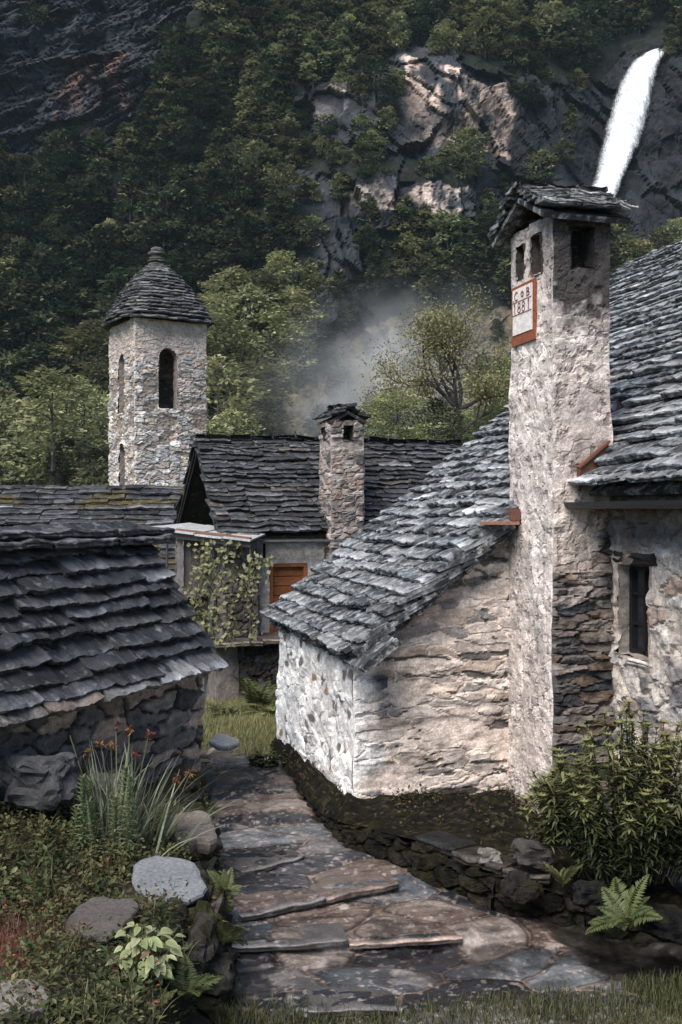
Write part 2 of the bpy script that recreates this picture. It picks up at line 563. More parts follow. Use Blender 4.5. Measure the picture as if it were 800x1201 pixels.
c = np.tile(soil, X.shape + (1,)) * (1 + .4 * fbm2(X / 5, Zz / 5, 3, 91))[..., None]
wetr = (1 - .5 * sm(545, 620, PX + 8 * fbm2(PX / 20, PY / 20, 2, 99)))[..., None]        # rock kept wet by the fall
rk = wetr * np.array([.032, .036, .041]) * (1 + .45 * fbm2(X / 4, Zz / 7, 4, 92) + .4 * facet(bu / 4 + .35 * wu + 60, bv / 7.5 + .35 * wv + 60, 84, .9))[..., None]
c = np.where(cl[..., None] > 0, rk, c)
tal = np.array([.15, .125, .085]) * (1 + .4 * fbm2(X / 4, Zz / 4, 4, 93))[..., None]
c = np.where((mk['talus'])[..., None], tal, c)
crack = sm(-.35, .1, fbm2(X / 3.0, Zz / 6.0, 4, 94) + .15)
for key, colr in (('pale1', (.56, .43, .36)), ('pale2', (.52, .42, .36)), ('pale3', (.36, .31, .28)), ('pink', (.18, .11, .095))):
    kk = (mk[key] & (cl > 0)) * crack * (.55 + .45 * facet(bu / 4 + .35 * wu + 60, bv / 7.5 + .35 * wv + 60, 84, .9) * 2)
    kk = np.clip(kk, 0, 1)[..., None]
    c = c * (1 - kk) + np.array(colr) * kk
for us_, vs_, wdt, sd_ in ((bu / 4 + .35 * wu + 60, bv / 7.5 + .35 * wv + 60, .06, 84), (bu / 9 + .35 * wu + 60, bv / 15 + .35 * wv + 60, .03, 83)):
    q_ = vor2(us_, vs_, sd_, .95)
    kk = (sm(wdt, wdt * .3, q_[1] - q_[0]) * (cl > 0) * (~mk['left']) * sm(-.5, .1, fbm2(X / 5, Zz / 5, 3, 98)))[..., None] * .65
    c = c * (1 - kk) + np.array([.010, .011, .013]) * kk
    Yd = Yd + .4 * kk[..., 0]
q_ = vor2(Ur / 4 + wu, Vr / .9 + wv, 82, .95)
kk = (sm(.16, .04, q_[1] - q_[0]) * mk['left'])[..., None] * .85
c = c * (1 - kk) + np.array([.008, .010, .012]) * kk
Yd = Yd + .7 * kk[..., 0]
mb = MB()
mb.grid(np.stack([X, Yd, Zz], -1), c)
mb.build('mountain', M['rock'], smooth=False)['kind'] = 'structure'


def ysurf(x, z):
    i = np.clip(np.searchsorted(xs, x), 0, len(xs) - 1); j = np.clip(np.searchsorted(zs, z), 0, len(zs) - 1)
    return Yd[i, j]


def onslope(px, py):
    y = 150.0
    for _ in range(30):
        x = (px - 400) / FPX * y; z = EYE + (600 - py) / FPX * y
        y = .5 * y + .5 * float(ysurf(x, z))
    return np.array([(px - 400) / FPX * y, y, EYE + (600 - py) / FPX * y])


# ground sheet
gx = np.concatenate([np.linspace(-400, -12, 40), np.linspace(-11, 11, 60), np.linspace(12, 400, 40)])
gy = np.concatenate([np.linspace(-120, 3, 14), np.linspace(4, 26, 60), np.linspace(28, 170, 60), np.linspace(180, 420, 10)])
GX, GY = np.meshgrid(gx, gy, indexing='ij')


def gz(x, y):
    return -.42 + .12 * sm(10.5, 13.5, y) - .02 * sm(16, 20, y) - .9 * sm(20, 34, y) + 7 * sm(60, 150, y)


GZ = gz(GX, GY) + .05 * fbm2(GX / 1.5, GY / 1.5, 3, 100) * sm(2, 30, GY)
mb = MB()
mb.grid(np.stack([GX, GY, GZ], -1), np.array([.05, .055, .025]) * (1 + .4 * fbm2(GX, GY, 3, 101))[..., None])
mb.build('ground', M['soil'], smooth=True)['kind'] = 'structure'

# waterfall
cx = [(767, 66, 7), (761, 71, 13), (752, 80, 19), (742, 100, 23), (734, 130, 25), (724, 165, 24), (715, 200, 22), (705, 225, 20), (694, 250, 19), (684, 300, 20), (672, 360, 22), (660, 430, 24), (650, 490, 30)]
pts = []
for px_, py_, hw in cx:
    p = onslope(px_, py_); pts.append((p[0], p[1], p[2], hw / FPX * p[1]))
pts = np.array(pts)
tt = np.linspace(0, len(pts) - 1, 150)
ctr = np.stack([np.interp(tt, np.arange(len(pts)), pts[:, k]) for k in range(4)], -1)
kern = np.ones(15) / 15
yp = np.convolve(np.pad(ctr[:, 1], 7, 'edge'), kern, 'valid')
ss = np.linspace(-1, 1, 40)
W_ = np.zeros((150, 40, 3))
for j, s in enumerate(ss):
    jag = 1 + .16 * fbm2(ctr[:, 2] / 5, np.full(150, s * 1.2 + 3), 3, 110)
    xo = ctr[:, 0] + s * ctr[:, 3] * jag
    W_[:, j] = np.stack([xo, yp - 2.6 - 1.6 * math.sqrt(max(0, 1 - s * s)) - .35 * fbm2(xo * 1.1, ctr[:, 2] / 9, 3, 111), ctr[:, 2]], -1)
W_[:2, :, 1] += 3
mb = MB(); mb.grid(W_, np.broadcast_to((1 - np.abs(ss))[None, :, None], (150, 40, 3)))
mb.build('waterfall', M['water'], smooth=True)['kind'] = 'structure'


# ------------------------------------------------------------------ forest trees
def quads(mb, p, d, n, L, W, col, m=0, fold=0.):
    """rhombic leaves: p base, d long axis, n normal, arrays"""
    d = d / (np.linalg.norm(d, axis=1, keepdims=True) + 1e-9)
    s = np.cross(d, n); s /= np.linalg.norm(s, axis=1, keepdims=True) + 1e-9
    nn = np.cross(s, d)
    L = np.broadcast_to(L, (len(p),))[:, None]; W = np.broadcast_to(W, (len(p),))[:, None]
    v = np.stack([p, p + d * L * .45 + s * W * .5 + nn * W * fold, p + d * L, p + d * L * .45 - s * W * .5 + nn * W * fold], 1)
    idx = np.arange(len(p) * 4).reshape(-1, 4)
    mb.add(v.reshape(-1, 3), idx, np.repeat(np.broadcast_to(np.asarray(col, float), (len(p), 3)), 4, 0), m)


def rdir(n):
    v = R.normal(0, 1, (n, 3))
    return v / np.linalg.norm(v, axis=1, keepdims=True)


GREEN = np.array([.028, .043, .024])


def crown_mesh(name, conic=.3, clumps=75, per=34, leaf=.045, width=.33, yellow=.5, base=.16):
    mb = MB()
    mb.tube([(0, 0, -.06), (.01, .0, .2), (0, .01, .5), (.01, 0, .86)], [.022, .017, .011, .003], 5, (.07, .06, .05), 1)
    for k in range(9):
        z = R.uniform(base, .7); a = R.uniform(0, 2 * PI); L = width * R.uniform(.6, .95) * (1 - .5 * z)
        mb.tube([(0, 0, z), (math.cos(a) * L * .6, math.sin(a) * L * .6, z + .08), (math.cos(a) * L, math.sin(a) * L, z + .11)], [.008, .005, .002], 4, (.06, .052, .045), 1)
    for k in range(clumps):
        t = R.uniform(0, 1) ** .8
        z = base + (1 - base) * t * .96
        prof = (1 - t) ** .7 * (t + .12) ** .28 * 1.25 if conic > .5 else math.sqrt(max(0, 1 - (2 * t - .85) ** 2 / 1.45))
        rr = width * prof * R.uniform(.35, 1.1)
        a = R.uniform(0, 2 * PI)
        c0 = np.array([math.cos(a) * rr, math.sin(a) * rr, z])
        rx = width * R.uniform(.26, .44) * (.45 + .55 * prof)
        n = per
        dd = rdir(n)
        rad = R.uniform(.35, 1, (n, 1)) ** .5
        off = dd * rad * np.array([rx, rx, rx * .36])
        off[:, 2] -= (off[:, 0] ** 2 + off[:, 1] ** 2) / (rx + 1e-6) * .45
        p = c0 + off
        outw = np.array([math.cos(a), math.sin(a), -.1]) * .8 + dd * np.array([1, 1, .35]) + R.normal(0, .25, (n, 3))
        nr = np.array([0, 0, 1.]) + dd * .55 + R.normal(0, .3, (n, 3))
        yl = np.clip(R.normal(yellow, .3), 0, 1.25)
        col = GREEN * (1 - yl) + np.array([.215, .222, .115]) * yl
        col = col * R.uniform(.75, 1.25, (n, 1))
        quads(mb, p, outw, nr, leaf * R.uniform(.7, 1.4, n), leaf * R.uniform(.5, .9, n), col)
    return mb.mesh(name, [M['tree'], M['bark']])


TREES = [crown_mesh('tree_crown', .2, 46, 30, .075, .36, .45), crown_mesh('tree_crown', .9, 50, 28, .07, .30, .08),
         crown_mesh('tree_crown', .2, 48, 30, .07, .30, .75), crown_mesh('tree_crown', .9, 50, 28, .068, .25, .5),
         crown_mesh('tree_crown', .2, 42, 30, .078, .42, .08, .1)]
PALE = [crown_mesh('tree_crown', .2, 52, 34, .055, .34, 1.0), crown_mesh('tree_crown', .9, 54, 34, .052, .30, .9), crown_mesh('tree_crown', .2, 50, 34, .055, .38, 1.2)]
NEAR = [crown_mesh('tree_crown', .2, 120, 60, .026, .36, .6), crown_mesh('tree_crown', .2, 120, 60, .024, .33, .8)]


def put_tree(p, h, kind, label, cat='tree', group=None, name='forest_tree', pool=None):
    o = bpy.data.objects.new(name, (pool or TREES)[kind])
    o.location = p; o.rotation_euler = (R.normal(0, .05), R.normal(0, .05), R.uniform(0, 6.28))
    w = h * R.uniform(.9, 1.2)
    o.scale = (w, w, h)
    COL.objects.link(o)
    return tag(o, label, cat, group)


cand = []
for zz in np.arange(1, 124, 3.6):
    for xx in np.arange(-142, 142, 4.1):
        x = xx + R.uniform(-2.4, 2.4); z = zz + R.uniform(-2, 2)
        cand.append((x, z))
cand = np.array(cand)
cy = np.array([ysurf(a, b) for a, b in cand])
P3 = np.stack([cand[:, 0], cy, cand[:, 1]], -1)
px_, py_ = proj(P3)
a0, a1 = polys(px_, py_, 6), polys(px_, py_ - 28, 6)
cliff = a0['left'] | a0['main'] | a0['low'] | a0['spur'] | a1['left'] | a1['main'] | a1['low'] | a1['pale1'] | a1['pale2']
pr = np.ones(len(cand))
pr[cliff] = .5
in0 = a0['left'] | a0['main'] | a0['low'] | a0['spur']
pr[~in0] = 1.0
pr[a0['pale1'] | a0['pale2'] | a1['pale1'] | a1['pale2'] | a0['left']] = .02
pr[a0['talus']] = .45
pr[(abs(px_ - 725) < 45) & (py_ > 60) & (py_ < 330)] = 0
pr[(px_ > 690) & (py_ < 310) & (py_ > 85)] = np.minimum(pr[(px_ > 690) & (py_ < 310) & (py_ > 85)], .05)
okm = (R.uniform(0, 1, len(cand)) < pr) & (px_ > -420) & (px_ < 1220) & (py_ > -90)
P3, px_, py_, tal_, clf = P3[okm], px_[okm], py_[okm], a0['talus'][okm], cliff[okm]
order = np.argsort(P3[:, 1])
N_ONE = 215
stuff_pts = []
rank = 0
for i in order:
    inframe = -45 < px_[i] < 845 and py_[i] > -40
    h = R.uniform(6, 11)
    if clf[i]: h *= .55
    if tal_[i]: h *= .4
    kd = int(R.choice([0, 1, 2, 3, 4], p=[.25, .22, .2, .18, .15]))
    if px_[i] < 235 and py_[i] < 500 and R.uniform() < .75: kd = int(R.choice([1, 4]))  # darker crowns put the dimness of the left hillside into leaf colour
    p = P3[i] + np.array([0, .3, -.3])
    rank += inframe
    if inframe and rank <= N_ONE:
        if tal_[i]:
            put_tree(p, h, kd, 'small bushy tree on the misty brown slope below the cliff', group='small trees on the misty slope')
        elif px_[i] < 250:
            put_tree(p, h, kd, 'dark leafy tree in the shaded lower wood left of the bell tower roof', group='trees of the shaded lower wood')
        else:
            put_tree(p, h, kd, 'leafy tree on the lower mountainside between bell tower and tall chimney', group='trees of the lower mountainside')
    else:
        stuff_pts.append((p, h, kd))

# the far wood: one object, tree crowns set on points by geometry nodes
src = bpy.data.collections.new('tree_sources')
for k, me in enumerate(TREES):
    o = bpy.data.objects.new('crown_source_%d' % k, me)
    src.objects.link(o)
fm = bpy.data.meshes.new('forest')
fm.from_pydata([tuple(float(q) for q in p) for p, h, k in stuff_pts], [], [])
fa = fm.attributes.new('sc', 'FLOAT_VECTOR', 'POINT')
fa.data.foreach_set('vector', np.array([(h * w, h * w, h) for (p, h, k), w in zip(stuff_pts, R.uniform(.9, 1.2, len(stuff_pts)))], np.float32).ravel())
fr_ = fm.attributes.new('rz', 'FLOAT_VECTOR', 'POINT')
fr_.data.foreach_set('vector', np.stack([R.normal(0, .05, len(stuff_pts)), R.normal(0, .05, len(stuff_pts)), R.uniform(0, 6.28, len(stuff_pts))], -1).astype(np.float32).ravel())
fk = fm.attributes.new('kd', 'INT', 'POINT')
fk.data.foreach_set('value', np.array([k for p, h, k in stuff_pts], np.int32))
fo = bpy.data.objects.new('forest', fm); COL.objects.link(fo)
tag(fo, 'dense green wood covering the upper mountainside above and around the cliffs', 'forest', kind='stuff')
ng = bpy.data.node_groups.new('forest_nodes', 'GeometryNodeTree')
ng.interface.new_socket('Geometry', in_out='INPUT', socket_type='NodeSocketGeometry')
ng.interface.new_socket('Geometry', in_out='OUTPUT', socket_type='NodeSocketGeometry')
gi = ng.nodes.new('NodeGroupInput'); go = ng.nodes.new('NodeGroupOutput')
ip = ng.nodes.new('GeometryNodeInstanceOnPoints'); ci = ng.nodes.new('GeometryNodeCollectionInfo')
ci.inputs[0].default_value = src; ci.inputs[1].default_value = True
ip.inputs['Pick Instance'].default_value = True


def named(nm, ty):
    q = ng.nodes.new('GeometryNodeInputNamedAttribute'); q.data_type = ty; q.inputs[0].default_value = nm
    return next(s for s in q.outputs if s.enabled and s.name == 'Attribute')


ng.links.new(gi.outputs[0], ip.inputs['Points']); ng.links.new(ci.outputs[0], ip.inputs['Instance'])
ng.links.new(named('kd', 'INT'), ip.inputs['Instance Index'])
er = ng.nodes.new('FunctionNodeEulerToRotation'); ng.links.new(named('rz', 'FLOAT_VECTOR'), er.inputs[0])
ng.links.new(er.outputs[0], ip.inputs['Rotation']); ng.links.new(named('sc', 'FLOAT_VECTOR'), ip.inputs['Scale'])
ng.links.new(ip.outputs[0], go.inputs[0])
fo.modifiers.new('wood', 'NODES').node_group = ng

# nearer, paler trees on the foot of the slope, one by one
LP = [(18, 600, 112, 4), (48, 585, 108, 0), (80, 592, 120, 2), (112, 600, 118, 3), (62, 545, 100, 2), (98, 535, 112, 2), (30, 640, 118, 0), (70, 640, 105, 4), (115, 470, 128, 2), (118, 640, 100, 2), (5, 560, 122, 4), (122, 560, 118, 3)]
for a, b_, d, k in LP:
    p = pix(a, b_, d)
    put_tree(p, R.uniform(7, 11), k % 3, 'pale green spring tree in the grove behind the left side of the bell tower', group='pale grove left of the bell tower', name='grove_tree', pool=PALE)
RP = [(258, 530, 118, 2), (275, 560, 112, 3), (300, 520, 128, 3), (268, 470, 132, 2), (285, 430, 138, 2), (325, 500, 134, 1), (300, 405, 142, 0), (255, 420, 140, 0), (340, 430, 142, 3), (270, 385, 145, 2), (318, 455, 138, 2), (250, 590, 105, 2), (370, 385, 148, 1), (330, 370, 148, 3)]
for a, b_, d, k in RP:
    p = pix(a, b_, d)
    put_tree(p, R.uniform(7, 10.5), k % 3, 'pale green tree on the rising slope just right of the bell tower', group='pale trees right of the bell tower', name='grove_tree', pool=PALE)
for a, b_ in ((738, 330), (762, 318), (785, 305), (800, 322), (728, 352), (775, 345)):
    p = onslope(a, b_)
    put_tree(p + np.array([0, -4, -1]), R.uniform(6, 8), 0, 'yellow green bushy tree between tall chimney and slate roof', group='bushy trees behind the tall chimney', name='bushy_tree', pool=PALE)
for a, b_, d, h, k in ((436, 572, 42, 3.4, 1), (470, 572, 40, 3.7, 1), (506, 572, 43, 3.5, 0), (560, 575, 50, 3.8, 1), (590, 560, 62, 7.0, 0), (578, 575, 47, 3.3, 1)):
    p = pix(a, b_, d)
    put_tree(p, h, k, 'leafy yellow green tree crowded behind the roofs, left of tall chimney', group='leafy trees behind the roofs', name='valley_tree', pool=NEAR)

# the bare-branched spring tree
tr = root('spring_tree', pix(537, 640, 45), 'open spring tree with dark bare branches and sparse pale leaves beside tall chimney', 'tree')
tb, tlf = MB(), MB()
TIPS = []


def branch(p, d, L, r, lev):
    n = 5
    pts_ = [p]; q = p.copy(); dd = d.copy()
    for k in range(n):
        dd = dd + R.normal(0, .14, 3) + np.array([0, 0, .05]); dd /= np.linalg.norm(dd)
        q = q + dd * L / n; pts_.append(q.copy())
    tb.tube(pts_, np.linspace(r, r * .55, n + 1), 5 if lev > 1 else 7, (.045, .04, .038))
    if lev >= 2: TIPS.extend(pts_[2:])
    if lev < 5:
        for k in range(R.integers(2, 4) if lev else 4):
            s = pts_[-1] if k < 2 else pts_[R.integers(2, n)]
            side = rdir(1)[0]; side -= side.dot(dd) * dd; side /= np.linalg.norm(side)
            nd = dd * R.uniform(.55, .9) + side * R.uniform(.5, .85) + np.array([0, 0, .12])
            nd /= np.linalg.norm(nd)
            branch(s.copy(), nd, L * R.uniform(.6, .8), r * .55, lev + 1)


b0 = pix(537, 640, 45)
branch(b0, np.array([0, 0, 1.]), 5.6, .2, 0) if False else None
pts_ = [b0, pix(536, 560, 45), pix(538, 510, 45), pix(537, 480, 45)]
tb.tube(pts_, [.26, .2, .17, .15], 8, (.045, .04, .038))
for (tx, ty, dy), L in (((500, 452, -.6), 1.75), ((552, 440, .4), 1.7), ((524, 430, .8), 1.7), ((572, 455, -.3), 1.6), ((512, 440, .5), 1.6)):
    tgt = pix(tx, ty, 45) + np.array([0, dy, 0]); s = pts_[3]
    d = tgt - s; d /= np.linalg.norm(d)
    branch(s, d, L, .1, 1)
for (tx, ty, dy), L in (((490, 478, .5), 1.3), ((580, 476, .3), 1.2), ((540, 420, -.5), 1.9)):
    tgt = pix(tx, ty, 45) + np.array([0, dy, 0]); d = tgt - pts_[2]; d /= np.linalg.norm(d)
    branch(pts_[2].copy(), d, L, .085, 1)
TP = np.array(TIPS)
n = 13000
p = TP[R.integers(0, len(TP), n)] + R.normal(0, .27, (n, 3))
col = np.array([.30, .27, .13]) * R.uniform(.6, 1.2, (n, 1))
quads(tlf, p, rdir(n), rdir(n), R.uniform(.08, .14, n), R.uniform(.05, .09, n), col)
tb.build('trunk', M['bark'], tr)
tlf.build('crown', M['leaf'], tr)

# =================================================================== BUILDINGS
GREY = [(.13, .13, .135), (.17, .165, .16), (.10, .10, .11), (.21, .19, .17), (.15, .12, .10)]
LIGHT = [(.52, .48, .44), (.42, .38, .35), (.60, .56, .51), (.30, .27, .25), (.46, .38, .32), (.36, .355, .36)]
DARKS = [(.045, .047, .052), (.07, .07, .072), (.035, .036, .04), (.10, .085, .075), (.06, .05, .045)]
SL_DARK = [(.023, .024, .027), (.031, .032, .034), (.018, .019, .021), (.039, .039, .04), (.034, .03, .027)]
SL_MID = [(.038, .039, .042), (.05, .05, .05), (.029, .03, .032), (.064, .06, .057)]
SL_PALE = [(.056, .06, .063), (.09, .093, .096), (.034, .037, .041), (.13, .132, .134)]
Zv = np.array([0, 0, 1.])

# ---------------------------------------------- bell tower
th = math.radians(30.5)
C0 = np.array([-242 / FPX * 45, 45, -1.6]); TW = 3.15; TH = 10.69 + 1.6
rd = np.array([math.cos(th), math.sin(th), 0]); ld = np.array([-math.sin(th), math.cos(th), 0])
tower = root('bell_tower', C0 + (rd + ld) * TW / 2, 'tall square stone bell tower with arched openings and domed slate roof', 'bell tower')
mb = MB()
ts = rubble(.50, .17, .07, LIGHT, (.22, .18, .15), 200, edge=(.02, .12), warp=.22, smear=.22)


def tpost(u, v, P, h, c, e):
    k = sm(TH - 1.9, TH - 1.2, v + .5 * fbm2(u * 1.2, v * 1.2, 3, 205))[..., None] * .75
    pl = np.array([.46, .38, .33]) * (1 + .2 * fbm2(u * 4, v * 4, 3, 206))[..., None]
    lo = sm(TH - 5.8, TH - 6.6, v + .3 * fbm2(u, v, 2, 207))[..., None]
    c = c * (1 + .25 * lo) * (1 - k) + pl * k
    # a blocked arch on the lower part
    a = np.hypot((u - 1.6) / .62, np.maximum(0, v - (TH - 5.75)) / .62)
    ring = (np.exp(-((a - 1) / .16) ** 2) * (v > TH - 5.9))[..., None]
    return h * (1 - .6 * k[..., 0]) + .03 * ring[..., 0], c * (1 + .35 * ring)


arch = lambda uc, w, vt, vb: (uc - w / 2, uc + w / 2, TH - vb, TH - vt, True)
hf = [arch(1.44, .84, 1.12, 3.62)]
hl = [arch(TW * .52, .72, 1.3, 3.75), arch(TW * .55, .66, 5.05, 7.3)]
wall_face(mb, C0, rd, TW, TH, -ld, ts, .03, None, hf, 0, tpost, .45, (.25, .21, .19), .03)
wall_face(mb, C0 + ld * TW, -ld, TW, TH, -rd, ts, .034, None, hl, 0, tpost, .45, (.25, .21, .19), .03)
wall_face(mb, C0 + rd * TW, ld, TW, TH, rd, ts, .05, None, [arch(1.5, .74, 1.15, 3.6)], 0, tpost, .45, (.25, .21, .19), .03)
wall_face(mb, C0 + (rd + ld) * TW, -rd, TW, TH, ld, ts, .05, None, [arch(1.5, .74, 1.15, 3.6)], 0, tpost, .45, (.25, .21, .19), .03)
# inner leaf and floor so that the belfry is a dark room
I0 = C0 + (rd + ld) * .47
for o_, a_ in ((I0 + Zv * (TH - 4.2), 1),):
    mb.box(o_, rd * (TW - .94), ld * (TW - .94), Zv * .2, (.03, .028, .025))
mb.build('wall', M['stone'], tower)
# a bell inside
bm_ = MB()
bc = C0 + (rd + ld) * TW / 2 + Zv * (TH - 2.3)
prof = [(0, .5), (.12, .5), (.2, .42), (.24, .2), (.3, .05), (.38, 0), (.36, -.02)]
a = np.arange(18) * 2 * PI / 18
bm_.grid(np.array([[bc + np.array([r * math.cos(q), r * math.sin(q), z]) for r, z in prof] for q in a]), (.08, .06, .03), closed=True)
bm_.build('bell', M['metal'], tower)
# roof: courses of slabs around a rounded square that closes in a convex curve
mb = MB()
cen = C0 + (rd + ld) * TW / 2


def rad(t):
    return 2.02 * (1 - t) ** .55 if t < .98 else .2


NCO = 17
for k in range(NCO):
    t = k / NCO
    r = max(.3, rad(t)); z = TH + .02 + 2.55 * t - (.06 if k == 0 else 0)
    pw = 5 - 2.6 * t
    per = 8 * r * .9; na = max(6, int(per / .5)); off = R.uniform(0, 1)
    for q in range(na):
        fa_ = lambda s: 2 * PI * (s + off) / na
        def pt(ang):
            cth, sth = math.cos(ang), math.sin(ang)
            rr = r / (abs(cth) ** pw + abs(sth) ** pw) ** (1 / pw)
            return cen + rd * cth * rr + ld * sth * rr + Zv * z
        p0, p1 = pt(fa_(q - .04)), pt(fa_(q + 1.04))
        e = p1 - p0; w = np.linalg.norm(e); e /= w
        inn = cen + Zv * z - (p0 + p1) / 2; inn[2] = 0; inn /= np.linalg.norm(inn) + 1e-6
        inn = inn - e * inn.dot(e); inn /= np.linalg.norm(inn)
        up = (inn * .8 + Zv * .45); up /= np.linalg.norm(up)
        slab(mb, p0 - inn * R.uniform(-.02, .07), e, up, np.cross(e, up) * (1 if np.cross(e, up)[2] > 0 else -1), w, min(.75, r * .9), R.uniform(.06, .1), np.array(SL_MID[R.integers(4)]) * R.uniform(.7, 1.6), .12, .035, lift=.03)
mb.jitter(.015, 3.0)
mb.build('roof', M['slate'], tower)
mb = MB()
for k, (r, z, t) in enumerate(((.40, 2.42, .16), (.30, 2.56, .12), (.34, 2.68, .14), (.25, 2.82, .12), (.2, 2.94, .1), (.29, 3.03, .15), (.2, 3.17, .2))):
    aa = np.arange(12) * 2 * PI / 12
    pr_ = [(0, t), (.6, t * .98), (1, t * .7), (1, t * .25), (.75, 0), (0, 0)]
    mb.grid(np.array([[cen + Zv * (TH + z + h_) + np.array([math.cos(q) * r * 1.3 * f_, math.sin(q) * r * 1.3 * f_, 0]) for f_, h_ in pr_] for q in aa]), np.array((.09, .085, .08)) * R.uniform(.8, 1.5), closed=True)
mb.jitter(.03, 5)
mb.build('finial', M['stone'], tower)

# ---------------------------------------------- far left long house
hb = root('slate_roofed_house', (-6, 24, -.8), 'long low house with mossy dark slate roof in front of the bell tower', 'house')
e_ = np.array([.998, .06, 0]); f_ = np.array([-.06, .998, 0])
O_ = np.array([-11.5, 21.6, 1.05])
g_ = f_ * 3.45 + Zv * 2.22; S_ = np.linalg.norm(g_); g_ = g_ / S_
mb = MB(); roof_slabs(mb, O_, e_, g_, 8.9, S_, .2, (.4, 1.1), .055, SL_DARK, .1, .018)
g2 = -f_ * 3.45 + Zv * 2.22; g2 /= np.linalg.norm(g2)
mb.box(O_ + f_ * 6.9 + g2 * 0, e_ * 8.9, g2 * S_ * .985, np.array([0, 0, .06]), (.06, .06, .065))
for k in range(16):
    slab(mb, O_ + g_ * S_ + e_ * (k * .56 - .05) - f_ * .16 + Zv * .02, e_, f_, Zv, .6, .36, .07, np.array(SL_DARK[k % 5]) * 1.1, .1, .03)
mb.jitter(.012, 4)
# moss patches
mb.C = [np.where((fbm(mb.V[0] * np.array([1.2, 1.2, 3]), 4, 222) > .38)[:, None], np.array([.06, .048, .015]), mb.C[0])]
mb.build('roof', M['slate'], hb)
mb = MB()
ws = rubble(.4, .18, .05, GREY, (.16, .14, .12), 230)
wall_face(mb, np.array([-11.3, 22.0, -.8]), e_, 8.5, 2.1, -f_, ws, .06)
wall_face(mb, np.array([-11.3, 22.0, -.8]) + f_ * 6.1 + e_ * 8.5, -e_, 8.5, 2.1, f_, ws, .12)
wall_face(mb, np.array([-11.3, 22.0, -.8]) + e_ * 8.5, f_, 6.1, 4.1, e_, ws, .08, keep=lambda u, v: v < 1.95 + np.minimum(u, 6.1 - u) * .63)
wall_face(mb, np.array([-11.3, 22.0, -.8]) + f_ * 6.1, -f_, 6.1, 4.1, -e_, ws, .12, keep=lambda u, v: v < 1.95 + np.minimum(u, 6.1 - u) * .63)
mb.build('wall', M['stone'], hb)

# ---------------------------------------------- house with the brown door
E = np.array([.945, .327, 0]); Fn = np.array([.327, -.945, 0])
AP = np.array([-2.38, 18.0, 3.93])
hm = root('balcony_house', (0, 17.6, -.4), 'stone house with brown door, balcony and dark gable below the bell tower', 'house')
LM = 4.7
eav = AP + Fn * 1.62 - Zv * 1.50
gf = -Fn * 1.62 + Zv * 1.50; SF = np.linalg.norm(gf); gf /= SF
mb = MB()
roof_slabs(mb, eav, E, gf, LM, SF, .108, (.16, .62), .040, SL_DARK, .05, .020, tj=.5)
eb = AP - Fn * 2.0 - Zv * 1.50
gb = Fn * 2.0 + Zv * 1.5; SB = np.linalg.norm(gb); gb /= SB
roof_slabs(mb, eb + E * LM, -E, gb, LM, SB, .15, (.25, .5), .04, SL_DARK, .1, .02)
for k in range(13):
    slab(mb, AP + E * (k * .37 - .06) + Fn * .2 - Zv * .06, E, -Fn, Zv, .4, .4, .05, np.array(SL_DARK[k % 5]) * R.uniform(.7, 1.3), .05, .03, lift=R.uniform(-.02, .03))
mb.jitter(.014, 3, o=2); mb.jitter(.008, 9, 5)
mb.build('roof', M['slate'], hm)
# walls
B0 = np.array([-1.92, 16.68, -.45])


def kpx(px, dn=0.):
    """distance along E of the wall point (offset dn to the front) seen at photo column px"""
    q = (px - 400) / FPX
    b = B0 + Fn * dn
    return (q * b[1] - b[0]) / (E[0] - q * E[1])


def zpx(px, py, dn=0.):
    p = B0 + Fn * dn + E * kpx(px, dn)
    return EYE - (py - 600) / FPX * p[1]


mb = MB()
plm = rubble(.3, .2, .012, [(.78, .69, .61), (.64, .56, .49)], (.82, .73, .65), 240, smear=.8)
kd0, kd1 = kpx(316), kpx(360)
zd0, zd1 = zpx(340, 754), zpx(340, 660)
kw = -.05
wall_face(mb, B0 + E * kw, E, LM - .3 - kw, 2.98, Fn, plm, .03, None, [(kd0 - kw, kd1 - kw, zd0 + .45, zd1 + .45)], 0, None, .16, (.3, .26, .22), .008, back=False)
mb.build('wall', M['plaster'], hm)
mb = MB()
# gable: black boards stand in for the dark of the open attic, and the other outer walls
gO = B0 + Zv * 0; gW = 2.9
rs_ = rubble(.3, .14, .04, GREY, (.14, .12, .1), 245)
wall_face(mb, gO - Fn * 2.8 + E * (kw), Fn, 2.8, 2.75, -E, rs_, .06)
wall_face(mb, gO - Fn * 2.8 + E * (LM - .3), -E, LM - .3 - kw, 2.9, -Fn, rs_, .1)
wall_face(mb, gO + E * (LM - .3), -Fn, 2.8, 4.2, E, rs_, .08, keep=lambda u, v: v < 2.75 + np.minimum(u * .95 + .1, (2.8 - u) * .73 + .1))
mb.build('side_wall', M['stone'], hm)
mb = MB()
kk = kw - .03
for i in range(9):
    s = i * .3 - .05
    top = 2.7 + min(max(2.75 - s, 0) * .72, max(s, 0) * .95)
    mb.box(gO - Fn * (s + .29) + E * (.8 - .008 * (i % 2)) + Zv * 2.55, Fn * .285, -E * .03, Zv * max(.1, top - 2.45), np.array((.006, .005, .005)) * R.uniform(.7, 1.3))  # near-black colour paints the shade inside the open attic
mb.build('attic_shade_boards', M['wood'], hm)
mb = MB()
for sgn, q0, L_ in ((1, eav + E * .05 - Zv * .09, gf * SF), (1, eb + E * .05 - Zv * .09, gb * SB)):
    mb.box(q0, L_, E * .07, -Zv * .06, (.014, .012, .01))
mb.tube([AP + E * .02 - Zv * .16, AP + E * (LM - .1) - Zv * .16], .06, 6, (.04, .03, .022))
mb.build('roof_beam', M['wood'], hm)
